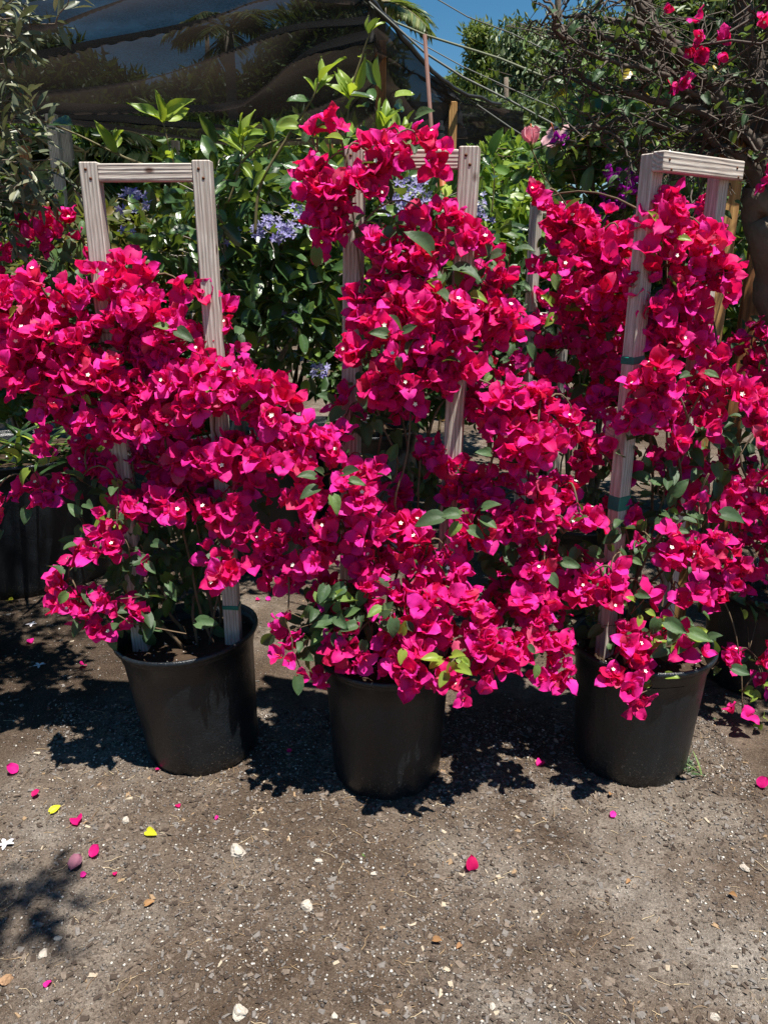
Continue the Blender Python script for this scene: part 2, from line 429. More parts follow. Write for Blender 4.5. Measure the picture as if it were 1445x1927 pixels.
def bract_flower(seed, star=True, open_=1.0):
    """three papery bracts round +Z, with a small white star"""
    r = random.Random(seed); B = Bag()
    for k in range(3):
        ang = 2 * math.pi * k / 3 + r.uniform(-.3, .3)
        L = 0.047 * r.uniform(.75, 1.2); W = 0.039 * r.uniform(.8, 1.15)
        a0 = R(r.uniform(8, 26)); a1 = R(r.uniform(45, 105)) * open_
        nl, nc = 5, 2; V = []; rad, z = 0.002, 0.0; fr_ = r.uniform(4, 9); ph = r.uniform(0, 9)
        cup = r.uniform(-.10, .35)
        for i in range(nl + 1):
            v = i / nl; aa = a0 + (a1 - a0) * v
            if i: rad += L / nl * math.sin(aa); z += L / nl * math.cos(aa)
            vv = 0.03 + 0.965 * v
            hw = W / 2 * (vv**0.5 * (1 - vv)**0.74) / (0.4032**0.5 * 0.5968**0.74)
            if i == nl: hw = 0
            nx, nz = -math.cos(aa), math.sin(aa)
            for j in range(-nc, nc + 1):
                u = j / nc
                off = cup * hw * u * u + 0.0050 * math.sin(3.1 * u + fr_ * v + ph) * abs(u) + r.uniform(-.0012, .0012) - 0.002 * (1 - abs(u))
                rr = rad + nx * off; zz = z + nz * off
                V.append((rr, u * hw, zz))
        V = np.array(V); c, s = math.cos(ang), math.sin(ang)
        Rm = np.array([[c, -s, 0], [s, c, 0], [0, 0, 1]])
        B.add(V @ Rm.T, grid_faces(nl + 1, 2 * nc + 1), 0)
    tv, tf = tube([(0, 0, 0.0), (0.001, 0, 0.024)], 0.0016, 0.002, 4, False); B.add(tv, tf, 2)
    if star:
        o = (0.002, 0.001, 0.027); V = [o]
        for k in range(10):
            t = k * math.pi / 5; q = 0.0062 if k % 2 == 0 else 0.0036
            V.append((o[0] + q * math.cos(t), o[1] + q * math.sin(t), o[2] + (0.002 if k % 2 == 0 else 0.001)))
        B.add(V, [(0, 1 + k, 1 + (k + 1) % 10) for k in range(10)], 1)
    return np.concatenate(B.V), np.concatenate(B.F), np.concatenate(B.M)
FL_T = [bract_flower(i, star=(i % 6 == 0), open_=(0.7, 1.0, 0.9, 1.2, 0.8, 1.05, 0.45)[i % 7]) for i in range(24)]
BR_M = [M_bract, M_star, M_btube]
FL_ME = [mesh('flower', *t[:2], BR_M, t[2]) for t in FL_T]
PU_ME = [mesh('flower', *t[:2], [M_purple, M_star, M_purple], t[2]) for t in FL_T]
BL_T = [leaf_tpl(0.050, 0.033, 6, 0.28, 0.15 + .16 * i, 0.07, 0.45, 0.95, 2, 0.010, 0.6, i) for i in range(5)]
BL_ME = [mesh('leaf', *t[:2], [M_bleaf], t[2]) for t in BL_T]
YL_ME = [mesh('leaf', *t[:2], [M_young], t[2]) for t in BL_T]
PT_T = [leaf_tpl(0.15, 0.072, 6, 0.22, 0.22, 0.05, 0.62, 0.80, 2, 0.012, 0, 20 + i) for i in range(6)]
PT_ME = [mesh('leaf', *t[:2], [M_petrea], t[2]) for t in PT_T]
PYT = [leaf_tpl(0.115, 0.038, 7, 0.40, .05 + .12 * i, 0.10, 0.7, 0.95, 2, 0.006, 0, 30 + i) for i in range(6)]
PY_ME = [mesh('leaf', *t[:2], [M_young], t[2]) for t in PYT]
HB_T = [leaf_tpl(0.072, 0.042, 5, 0.20, 0.28, 0.07, 0.5, 0.75, 2, 0.012, 0.15, 40 + i) for i in range(5)]
HB_ME = [mesh('leaf', *t[:2], [M_hib], t[2]) for t in HB_T]
OL_T = [leaf_tpl(0.052, 0.015, 4, 0.22, 0.18, 0.02, 0.7, 0.7, 1, 0.004, 0, 60 + i) for i in range(4)]
OL_ME = [mesh('leaf', *t[:2], [M_olive], t[2]) for t in OL_T]
SM_T = [leaf_tpl(0.08, 0.036, 3, 0.2, 0.2, 0.05, 0.6, 0.75, 1, 0.0, 0, 80 + i) for i in range(4)]
NE_T = [leaf_tpl(0.22, 0.026, 2, 0.1, 0.3, 0.02, 0.5, 0.6, 1, 0, 0, 90 + i) for i in range(3)]
def star_tpl(seed, r0=0.020, w=0.0085):
    B = Bag(); r = random.Random(seed)
    for k in range(5):
        t = leaf_tpl(r0 * r.uniform(.85, 1.1), w, 3, 0.2, r.uniform(-.4, .4), 0.03, 0.6, 0.7, 1, 0, 0, seed * 7 + k)
        a = 2 * math.pi * k / 5 + r.uniform(-.15, .15)
        M = Matrix.Rotation(a, 4, 'Z') @ Matrix.Rotation(r.uniform(0.0, .5), 4, 'X')
        B.add_tpl(t, M)
    return np.concatenate(B.V), np.concatenate(B.F), np.concatenate(B.M)
TR_T = [(np.array([(0, 0, 0), (.032, .07, .012), (0, .19, -.03), (-.030, .08, .010)]), np.array([(0, 1, 2), (0, 2, 3)]), np.zeros(2, int))]
ST_T = [star_tpl(i) for i in range(4)]
ST_ME = [mesh('flower', *t[:2], [M_lav], t[2]) for t in ST_T]

def place(parent, name, meshes, tpls, Ms, mats, stuff, limit=300, key=None):
    """the LIMIT nearest pieces are objects of their own, the rest one joined part"""
    base = Matrix.Translation(-parent.matrix_basis.translation)
    idx = list(range(len(Ms)))
    idx.sort(key=key or (lambda i: (Ms[i].translation - CAM).length))
    for i in idx[:limit]:
        link(name, meshes[i % len(meshes)], parent, base @ Ms[i])
    rest = idx[limit:]
    if rest:
        B = Bag()
        for i in rest: B.add_tpl(tpls[i % len(tpls)], base @ Ms[i])
        o = link(stuff, B.mesh(stuff, mats), parent); o['kind'] = 'stuff'

# ------------------------------------------------------------------ ground
def gh(x, y):
    p = Vector((x, y, 0))
    return 0.020 * noise.noise(p * 1.3) + 0.008 * noise.noise(p * 5.0) + 0.0035 * noise.noise(p * 19.0) - 0.004
def spread(lo, hi, step, far):
    a = list(np.arange(lo, hi + 1e-6, step)); s = step; x = hi
    while x < far: s *= 1.35; x += s; a.append(x)
    s = step; x = lo
    pre = []
    while x > -far: s *= 1.35; x -= s; pre.append(x)
    return pre[::-1] + a
gx, gy = spread(-2.2, 2.2, 0.022, 600), spread(0.9, 4.6, 0.022, 600)
V = np.array([(x, y, gh(x, y) if (abs(x) < 60 and abs(y) < 60) else 0) for y in gy for x in gx])
g = link('ground', mesh('ground', V, grid_faces(len(gy), len(gx)), M_ground)); g['kind'] = 'structure'

# ------------------------------------------------------------------ pots, trellises
def pot_mesh(H, Rt, Rb, seed=0):
    r = random.Random(seed); ph = [r.uniform(0, 6) for _ in range(4)]
    band = 0.055
    zs = [0.0, 0.004, 0.018, 0.03] + list(np.linspace(0.06, H - band - .004, 8)) 
    def wr(z): return Rb + (Rt - 0.018 - Rb) * z / H
    prof = [(Rb - .03, 0.012), (Rb - .012, 0.0)] + [(wr(z) - (0.004 if z < 0.02 else 0), z) for z in zs[1:]]
    prof += [(wr(H - band) + .004, H - band), (wr(H) + .005, H - .018), (Rt - .002, H - .016), (Rt, H - .011), (Rt - .001, H - .003), (Rt - .006, H), (Rt - .011, H - .004), (Rt - .014, H - .03), (wr(.3) - .012, H - .10)]
    def jit(i, t):
        z = prof[i][1]
        k = 0.0022 * math.sin(2 * t + ph[0]) + 0.0014 * math.sin(3 * t + ph[1])
        if 0 < z < 0.05 and i < 6: k += -0.006 * (0.5 + 0.5 * math.sin(9 * t + ph[2])) ** 6
        if 0.03 < z < H - band: k += -0.0025 * max(0, math.sin(6 * t + ph[3])) ** 10
        return k
    V, F = lathe(prof, 84, jit)
    return V, F
def soil_mesh(rad, z, seed):
    V, F = [(0, 0, z)], []
    n, m = 36, 9
    for i in range(1, m + 1):
        for k in range(n):
            t = 2 * math.pi * k / n; q = rad * i / m
            V.append((q * math.cos(t), q * math.sin(t), z + 0.014 * noise.noise(Vector((q * math.cos(t) * 14 + seed, q * math.sin(t) * 14, 0))) - 0.012 * (i / m)**4))
    F = [(0, 1 + k, 1 + (k + 1) % n) for k in range(n)]
    F = np.concatenate([np.array(F), grid_faces(m, n, True) + 1])
    # loose crumbs of bark and perlite on the soil
    B = Bag(); B.add(V, F, 0)
    rr = random.Random(seed)
    for _ in range(170):
        t = rr.uniform(0, 6.28); q = rad * math.sqrt(rr.random()) * .97; s = rr.uniform(.002, .007)
        c = Vector((q * math.cos(t), q * math.sin(t), z + .003 - .008 * (q / rad)**4))
        P = [c + Vector((rr.uniform(-1, 1), rr.uniform(-1, 1), rr.uniform(-.5, .6))) * s for _ in range(4)]
        B.add([tuple(p) for p in P], [(0, 1, 2), (0, 2, 3), (0, 3, 1), (1, 3, 2)], 1 if rr.random() < .5 else 2)
    return B
M_perl = plain('perlite', (0.55, 0.52, 0.48), 0.9, 0.2)
M_crumb = plain('bark_crumb', (0.10, 0.06, 0.035), 0.9, 0.2)
def add_pot(parent, H, Rt, Rb, seed, tilt=None):
    M = Matrix.Identity(4)
    if tilt: M = Matrix.Rotation(tilt[1], 4, 'Y') @ Matrix.Rotation(tilt[0], 4, 'X')
    M.translation = (0, 0, gh(parent.location.x, parent.location.y) - parent.location.z - 0.006)
    p = link('pot', mesh('pot', *pot_mesh(H, Rt, Rb, seed), M_pot), parent, M)
    link('soil', soil_mesh(Rt - .022, H - .045, seed).mesh('soil', [M_soil, M_perl, M_crumb]), p)
    return p
def trellis(parent, base, yaw, z0, ztop, sp=0.29, lean=0.0, wd=0.047, rungs=(), rail='between', m=None, tapes=(), swing=0.0):
    """two posts and cross bars; sp is the spacing of the posts. base in world"""
    m = m or M_wood
    T = empty('trellis', Vector(base) - parent.location, parent)
    T.rotation_euler = (swing, lean, yaw)
    Hh = ztop - z0
    th = wd * .82
    for s in (-1, 1):
        V, F = box(wd, th, Hh + (0.003 if s > 0 else 0), 0.0025)
        link('post', mesh('post', V, F, m, smooth=False), T, Matrix.Translation((s * sp / 2, 0, 0)))
    def bar(zc, L, y=0.0, w_=None):
        V, F = box(w_ or wd * .9, th * .9, L, 0.0025)
        M = Matrix.Translation((-L / 2, y, zc)) @ Matrix.Rotation(R(90), 4, 'Y')
        link('crossbar', mesh('crossbar', V, F, m, smooth=False), T, M)
    if rail == 'between': bar(Hh - wd * .45 - .004, sp - wd - .001)
    else: bar(Hh - wd * .45 + .0, sp + wd * 1.25, -th * .5 - th * .45 - .001, wd * .98)
    for zz in rungs: bar(zz - z0, sp + wd * .9, th * .5 + th * .45 + .001)
    # nails in the top joints
    for s in (-1, 1):
        for q in (0.0, 0.022):
            V, F = lathe([(0.0, 0.0012), (0.0035, 0.001), (0.0042, 0.0)], 8)
            yy = -th / 2 - .0002 if rail == 'between' else -th * 1.4 - .0013
            link('nail', mesh('nail', V, F, M_nail), T, Matrix.Translation((s * sp / 2 + q * .5 - .006, yy, Hh - .018 - q)) @ Matrix.Rotation(R(90), 4, 'X'))
    for (s, zz, hgt, tl) in tapes:
        V, F = box(wd + .004, th + .004, hgt, 0.003, 0.001)
        link('tie_tape', mesh('tie_tape', V, F, M_tape, smooth=False), T, Matrix.Translation((s * sp / 2, 0, zz - z0)) @ Matrix.Rotation(tl, 4, 'Y'))
    return T

# ------------------------------------------------------------------ bougainvillea
def blob_points(bl, Y0, dens, flat=1.15):
    """bl: (px, py, rx, ry[, dY]) in photo pixels -> flower placements in the round"""
    out = []
    for b in bl:
        px, py, rx, ry = b[:4]; dY = b[4] if len(b) > 4 else 0.0
        c = at(px, py, Y0 + dY); k = mpp(c)
        ax, az = rx * k, ry * k; ay = min(ax, az) * flat
        n = max(2, int(round(math.pi * rx * ry / dens)))
        k_ = 0
        while k_ < n:                                       # small heads of flowers, some of them single
            d = rdir(); q = random.random() ** 0.45 * (1.0 if random.random() < .86 else random.uniform(1.15, 1.6))
            h = c + Vector((d.x * ax * q, d.y * ay * q, d.z * az * q))
            m = random.choice((1, 1, 2, 3, 4)); k_ += m
            for _ in range(m):
                e = (rdir() + d * .35 + Vector((0, -.25, .15))).normalized()
                out.append((h + e * random.uniform(.006, .030), (e + d * .4).normalized(), h.lerp(c, .35)))
    return out
def bougainvillea(name, label, base, Y0, blobs, pot=None, dens=270, leaves=220, leaf_spots=(), young_spots=(), dark_boxes=(), canes=6, top=1.5, group='potted bougainvilleas tied to wooden trellises', nflower=300, tr=None, z_soil=0.38, tilt=None, twig=0.45):
    T = empty(name, base); tag(T, label, 'potted plant', group)
    base = Vector(base)
    if pot: add_pot(T, *pot, tilt=tilt)
    if tr: trellis(T, **tr)
    pts = blob_points(blobs, Y0, dens)
    Ms = []
    for p, d, c in pts:
        ax = d * 0.75 + Vector((0, -0.42, 0.55)) + rv(.45)
        z = ax.normalized()
        M = frame(z.cross(rdir()).normalized(), z, p, random.uniform(.72, 1.18))
        Ms.append(M)
    place(T, 'flower', FL_ME, FL_T, Ms, BR_M, 'flower_mass', nflower)
    # stems
    B = Bag(); root = base + Vector((0, 0, z_soil))
    heads = []
    nodes = []
    for k in range(canes):
        a = root + Vector((random.uniform(-.07, .07), random.uniform(-.05, .07), -0.02))
        tx = base.x + random.uniform(-.14, .14)
        ty = base.y + random.uniform(-.04, .08)
        b = Vector((tx, ty, top * random.uniform(.6, 1.0)))
        P = wander(a, b, 14, 0.16)
        B.add(*tube(P, random.uniform(.004, .0075), 0.0025, 6)); nodes += P[2:]
    seen = []
    for b in blobs:
        c = at(b[0], b[1], Y0 + (b[4] if len(b) > 4 else 0))
        cand = [p for p in nodes if p.z < c.z + .12] or nodes
        q = min(cand, key=lambda p: (p - c).length + 0.5 * max(0, p.z - c.z))
        mid1 = q.lerp(c, .35) + Vector((0, 0, .08)) + rv(.03); mid2 = q.lerp(c, .75) + Vector((0, 0, .06)) + rv(.03)
        P = bez(q, mid1, mid2, c, 7)
        B.add(*tube(P, 0.0034, 0.0017, 5)); nodes += P[3:]
    for i, (p, d, c) in enumerate(pts):
        if random.random() < twig * .6:
            q = c + (p - c) * 0.1 + rv(.008)
            B.add(*tube([q, q.lerp(p, .55) + rv(.008), p], 0.0012, 0.0009, 3, False))
    # leaves
    LM = []
    leaves = int(leaves * .62); nl = int(leaves * .5)
    for _ in range(nl):
        p, d, c = random.choice(pts)
        q = p + rv(.035) + Vector((0, 0.045, -.03))
        y = (d * .7 + Vector((0, -.3, -.25)) + rv(.7)).normalized()
        LM.append(frame(y, Vector((0, -.35, .85)) + rv(.4), q, random.uniform(.55, 1.0)))
    for _ in range(leaves - nl):
        q = random.choice(nodes) + rv(.05)
        y = (rv(1.0) + Vector((0, -.2, -.2))).normalized()
        LM.append(frame(y, Vector((0, -.35, .85)) + rv(.5), q, random.uniform(.6, 1.15)))
    for bx in dark_boxes:                                   # leafy, nearly flowerless places: px,py,rx,ry,n,dY
        for _ in range(bx[4]):
            q = at(bx[0] + random.uniform(-bx[2], bx[2]), bx[1] + random.uniform(-bx[3], bx[3]), Y0 + bx[5] + random.uniform(-.10, .12))
            y = (rv(1.0) + Vector((0, -.3, -.45))).normalized()
            LM.append(frame(y, Vector((0, -.5, .8)) + rv(.5), q, random.uniform(.65, 1.2)))
            if random.random() < .3:
                B.add(*tube([min(nodes, key=lambda n_: (n_ - q).length), q], 0.0014, 0.001, 3, False))
    # each leafy shoot: px,py,dY,n,size ; leaves round a tip
    YM = []
    for lst, tgt in ((leaf_spots, LM), (young_spots, YM)):
        for (px, py, dY, n, s) in lst:
            c = at(px, py, Y0 + dY)
            for i in range(n):
                a = 2 * math.pi * i / n + random.uniform(-.4, .4)
                y = Vector((math.cos(a), -.35, math.sin(a) * .75 - .1)) + rv(.2)
                y = y + rv(.35); q = c + y.normalized() * random.uniform(.004, .04) + rv(.015)
                tgt.append(frame(y, Vector((0, -.7, .7)) + rv(.3), q, s * random.uniform(.75, 1.15)))
            B.add(*tube([min(nodes, key=lambda n_: (n_ - c).length), c + Vector((0, .03, -.04)), c], 0.002, 0.0014, 4, False))
    place(T, 'leaf', BL_ME, BL_T, LM, [M_bleaf], 'leaf_mass', 300)
    if YM: place(T, 'leaf', YL_ME, BL_T, YM, [M_young], 'leaf_mass', 120)
    o = link('stems', B.mesh('stems', [M_twig]), T, Matrix.Translation(-base))
    return T

P1 = gp(383, 1465); P2 = gp(728, 1510); P3 = gp(1195, 1495)
b1 = Vector((-0.588, P1.y + .185, 0)); b2 = Vector((0.01, P2.y + .175, 0)); b3 = Vector((0.785, P3.y + .19, 0))

blobs1 = [(90,560,75,50),(230,545,70,50),(20,600,45,55),(130,640,85,55),(250,615,65,50),(45,690,55,50),(358,548,26,28,.06),(180,700,85,45),
 (345,650,38,50),(-40,620,50,70),(250,725,85,35),(335,720,55,40,-.04),(120,745,48,45),(200,790,80,45,-.04),(125,822,42,24,-.04),(300,780,65,45),(385,735,45,42,-.06),
 (428,605,16,22,.1),(435,655,12,16,.1),(455,735,55,45,-.05),(535,765,38,42,-.08),(520,835,42,38,-.1),(550,868,46,40,-.1),(340,850,55,45,.02),(450,850,40,40,-.04),(310,912,65,45,.05),
 (435,910,48,52,-.02),(240,880,50,45,.06),(395,880,45,40),(225,955,18,22,-.08),(340,968,20,14,-.1),(412,975,38,28,-.06),(490,1005,46,40,-.1),(210,1035,26,26,-.1),(245,1048,20,16,-.1),
 (165,1065,16,12,-.1),(128,1095,26,20,-.1),(150,1135,22,26,-.12),(168,1175,30,24,-.12),(215,1128,24,20,-.12),(242,1172,20,20,-.12),(420,1040,34,34,-.1),(478,1072,26,30,-.12),
 (155,905,26,16),(110,930,22,18),(65,925,20,12),(-5,925,14,20),(2,980,12,22),(490,760,30,28,-.06),(25,650,40,30),(390,935,46,26,.04),(480,880,36,36,-.04),(300,660,40,36,.04),(180,850,40,30,.04),(260,960,40,18,.05)]
bougainvillea('potted_bougainvillea', 'crimson bougainvillea in the tilted black pot, its trellis ending in a clean pale top bar', b1, 2.12, blobs1,
  pot=(0.43, 0.221, 0.172, 1), tilt=(0.0, R(-4.0)), leaves=230, canes=7, top=1.35,
  dark_boxes=[(310,1060,105,95,170,0.12),(300,960,120,40,90,0.12),(200,1000,50,60,20,0.0),(270,1110,50,70,46,.06),(262,1120,36,66,44,-.03)],
  leaf_spots=[(345,1178,-.12,1,1.3),(380,1032,-.1,1,1.2),(325,615,-.06,2,1.0),(190,1140,-.1,2,.9),(155,975,0,1,1.2),(265,1025,-.08,3,.8)],
  young_spots=[(20,610,-.06,3,.9),(205,975,-.05,3,.9),(60,880,-.04,3,1.0),(150,735,-.06,2,.6)],
  tr=dict(base=(-0.612, 2.16, 0.28), yaw=R(-2), z0=0.28, ztop=1.752, sp=0.292, rungs=(), tapes=((1, .50, .016, .03), (1, .985, .02, -.04), (1, 1.145, .016, .05))))

blobs2 = [(640,248,16,22),(588,265,10,9),(705,292,44,22),(798,280,38,26),(752,300,32,24),(600,342,32,34),(680,348,34,28),(615,400,36,38),(598,445,28,28),(650,375,24,22),
 (805,415,32,26),(738,475,42,30),(870,450,34,30),(908,482,26,28),(790,475,36,30),(735,525,38,36),(712,560,36,34),(765,565,55,42),(815,605,55,45,-.08),(852,640,42,44,-.08),(730,620,55,45,-.05),
 (694,655,38,36),(765,690,65,48,-.1),(840,700,44,36,-.08),(722,722,38,36,-.05),(800,745,36,26,-.05),(920,590,46,42,.04),(955,625,36,30,.04),(930,550,30,28,.06),
 (970,765,55,42,-.06),(940,820,46,40,-.06),(1010,822,46,44,-.08),(985,872,44,32,-.06),(1025,765,28,26),(1080,800,36,28,.05),
 (600,820,34,30,-.08),(640,845,28,26,-.08),(690,885,28,28,-.12),(680,935,46,46,-.14),(570,935,32,34,-.1),(600,985,36,34,-.1),(690,985,38,34,-.12),(580,1060,40,38,-.14),(540,1085,34,34,-.12),(690,1070,36,30,-.12),
 (755,1000,32,26,-.06),(845,872,34,24,.02),(800,860,22,20,.03),(745,942,22,22,.05),(655,775,22,18,.06),
 (800,1050,36,34,-.14),(845,1062,34,34,-.12),(880,985,34,34,-.08),(930,965,42,34,-.06),(990,945,36,34,-.04),(950,1003,36,32,-.06),(1005,1000,36,34,-.06),(1060,1003,34,28,-.05),(1110,992,28,20,-.05),
 (690,1112,30,20,-.14),(815,1132,52,34,-.18),(862,1152,44,42,-.2),(780,1162,44,42,-.2),(892,1182,38,34,-.2),(910,1222,34,32,-.22),(660,1212,46,34,-.2),(732,1205,24,24,-.18),(800,1245,48,32,-.24),(765,1272,34,22,-.25),
 (832,1275,32,26,-.25),(880,1270,30,28,-.24),(932,1258,26,22,-.22),(1010,1082,30,30,-.08),(1000,1150,40,36,-.1),(1022,1205,38,34,-.14),(1040,1242,28,28,-.16),(1036,1278,20,18,-.16),(968,1222,26,22,-.16),(985,1105,44,34,.02),
 (540,1168,16,24,-.18),(548,1245,20,14,-.2),(570,1270,18,18,-.2),(1050,935,30,26,.05),(960,1110,40,50,.1),(880,740,34,36,.1),(885,915,36,28,.08),(1060,1062,36,36,.1),(1040,1140,30,36,.05),(760,770,30,22,.05),(720,1040,36,30,.0),(640,1010,36,34,.0),(630,1110,36,30,-.06),(930,1130,34,34,-.04),(860,930,30,26,0)]
bougainvillea('potted_bougainvillea', 'tallest crimson bougainvillea, in the middle black pot standing closest to the camera', b2, 2.08, blobs2,
  pot=(0.42, 0.208, 0.166, 2), leaves=260, canes=7, top=1.5,
  dark_boxes=[(700,830,80,60,40,.05),(640,1130,60,40,60,-.1),(610,1190,50,50,50,-.12),(1000,1100,70,120,90,.08),(830,920,60,50,40,.1),(880,540,60,50,24,.03),(720,440,60,40,14,.05),(960,1060,80,60,30,.05),(940,700,50,60,20,.08)],
  leaf_spots=[(620,898,-.2,6,.95),(890,965,-.16,6,.95),(740,1148,-.24,4,.9),(752,642,-.18,4,.8),(1030,1045,-.14,1,1.2),(640,1170,-.2,4,1.0),(700,1175,-.22,4,.9),(855,975,-.16,2,1.3),(660,770,0,3,1.2),(830,505,-.05,3,1.4),(960,475,0,2,1.0),(925,860,-.12,2,.8)],
  young_spots=[(848,1235,-.3,8,.85),(610,1105,-.2,1,1.1),(865,545,-.04,3,1.1),(595,250,-.04,2,.9),(755,1185,-.25,3,.8)],
  tr=dict(base=(0.03, 2.17, 0.28), yaw=R(-14), z0=0.28, ztop=1.785, sp=0.300, lean=R(1.6), rungs=(0.66,), wd=0.050, tapes=((1, .66, .02, .02), (-1, .95, .018, 0))))

blobs3 = [(1260,412,46,32),(1330,440,32,26),(1238,460,34,32),(1295,498,46,36),(1250,545,44,36),(1322,532,36,30),(1372,538,20,16),(1292,580,36,26),(1205,560,28,30),
 (1250,640,36,36),(1295,640,20,24),(1220,722,40,40,-.05),(1240,770,40,34,-.05),(1195,800,36,32,-.03),(1262,812,26,26),(1335,712,36,30),(1372,742,40,30),(1402,780,36,26),(1436,802,20,22),(1310,792,26,26),(1250,872,18,18),
 (1230,1030,36,24,-.08),(1272,1042,34,22,-.08),(1150,1080,36,30,-.1),(1105,1090,24,26,-.08),(1152,1125,30,20,-.12),(1290,1132,18,18,-.1),(1190,1222,34,26,-.16),(1175,1250,26,16,-.18),(1242,1205,26,16,-.14),(1288,1232,28,22,-.16),
 (1140,1272,14,12,-.2),(1188,1285,20,22,-.22),(1205,1322,12,12,-.24),
 (1000,388,30,20,.25),(1075,412,44,34,.25),(1055,448,40,32,.28),(1120,452,52,38,.22),(1170,472,36,34,.2),(1080,505,55,42,.25),(1150,520,52,42,.2),(1120,572,52,44,.2),(1075,605,38,50,.28),(1115,640,50,44,.22),(1180,625,30,50,.15),(1035,680,34,34,.3),(1100,700,46,42,.28),(1175,700,30,40,.1),(1090,850,30,26,.05),(1130,760,34,32,.1),(1200,880,26,40,.05),(1300,870,26,26,.1),(1210,1130,30,18,-.1),(1330,640,26,26,.1),(1215,640,20,40,.05),(1150,690,40,40,.2),(1300,930,24,24,.05),(1180,960,26,22,.02),(1310,1040,26,22,-.05)]
bougainvillea('potted_bougainvillea', 'wide crimson bougainvillea around the turned pale trellis bound with broad green tape', b3, 2.12, blobs3,
  pot=(0.42, 0.214, 0.168, 3), leaves=230, canes=7, top=1.45,
  dark_boxes=[(1240,900,80,90,46,.04),(1220,1000,70,40,40,.02),(1150,1150,60,60,50,.06),(1140,1000,50,60,40,.1),(1280,1180,60,30,26,-.12),(1330,860,50,60,24,.1),(1130,900,50,60,26,.15)],
  leaf_spots=[(1330,975,-.08,1,1.4),(1352,1245,-.18,1,1.25),(1240,1000,-.05,2,1.2),(1100,1025,-.05,2,1.2),(1310,695,-.05,2,.9)],
  young_spots=[(1285,1190,-.16,7,.85),(1195,1140,-.15,4,.7),(1255,440,-.06,3,.6),(1245,1278,-.2,2,.8),(1055,570,.2,3,1.0)],
  tr=dict(base=(0.795, 2.20, 0.28), yaw=R(36), z0=0.28, ztop=1.765, sp=0.300, rungs=(0.655, 1.06), rail='front', m=M_wood, wd=0.047,
          tapes=((-1, .83, .045, .05), (-1, 1.19, .02, .1), (-1, 1.245, .022, -.06), (1, .60, .02, .05), (1, .85, .03, .2), (1, 1.12, .018, 0))))

blobs4 = [(1350,1030,30,34,-.1),(1400,950,42,36),(1425,1005,36,36),(1340,962,16,16),(1372,1052,40,38,-.05),(1402,1092,36,34,-.05),(1360,1135,20,24,-.1),(1440,1050,30,40),(1330,1060,26,30),
 (1390,1250,24,18,-.1),(1425,1240,22,20,-.1),(1395,1350,14,14,-.14),(1440,1280,16,20,-.1),(1385,655,44,24,.45),(1420,690,26,40,.4),(1400,880,26,26,.45),(1345,870,24,26,.4),(1440,640,20,30,.45),(1480,700,50,80,.3),(1500,950,60,120),(1380,930,30,30)]
bougainvillea('potted_bougainvillea', 'crimson bougainvillea cut off by the picture edge beside the old bougainvillea trunk', Vector((1.42, 2.62, 0)), 2.42, blobs4,
  pot=(0.42, 0.232, 0.172, 4), leaves=150, canes=5, top=1.3, young_spots=[(1420,1300,-.12,6,.8),(1440,1340,-.12,3,.9)],
  dark_boxes=[(1400,800,50,90,40,.35),(1420,1180,40,50,30,.1)])

blobs5 = [(915,510,26,34),(905,560,22,30),(895,690,26,30),(985,690,36,50),(1000,600,30,40),(885,770,22,36),(1060,760,50,40),(1130,820,40,40),(930,720,26,30)]
bougainvillea('potted_bougainvillea', 'shaded bougainvillea on the small grey trellis, behind and between the two tallest plants', Vector((0.86, 3.32, 0)), 3.0, blobs5,
  pot=(0.42, 0.232, 0.172, 5), leaves=160, canes=5, top=1.35, dens=330, dark_boxes=[(1000,640,90,140,60,.0),(1050,800,90,60,30,.1)],
  tr=dict(base=(0.65, 3.15, 0.28), yaw=R(48), z0=0.28, ztop=1.72, sp=0.26, rungs=(1.30,), m=M_greywood, wd=0.042, tapes=((-1, .9, .02, 0), (-1, 1.32, .012, 0))))
blobs0 = [(-10,380,22,26),(15,470,26,34),(60,432,26,22,-.1),(125,430,24,22,-.1),(158,455,14,14,-.1),(-20,480,30,50),(110,415,10,10,-.1),(-70,450,60,80)]
bougainvillea('potted_bougainvillea', 'bougainvillea with a few pink heads arching in beside the olive branches', Vector((-1.75, 2.75, 0)), 2.5, blobs0,
  pot=(0.42, 0.232, 0.172, 6), leaves=90, canes=5, top=1.45, dens=420, leaf_spots=[(30,415,-.06,3,1.3),(95,470,-.1,6,1.0),(150,490,-.08,4,.9)], dark_boxes=[(120,500,60,40,16,.0)])

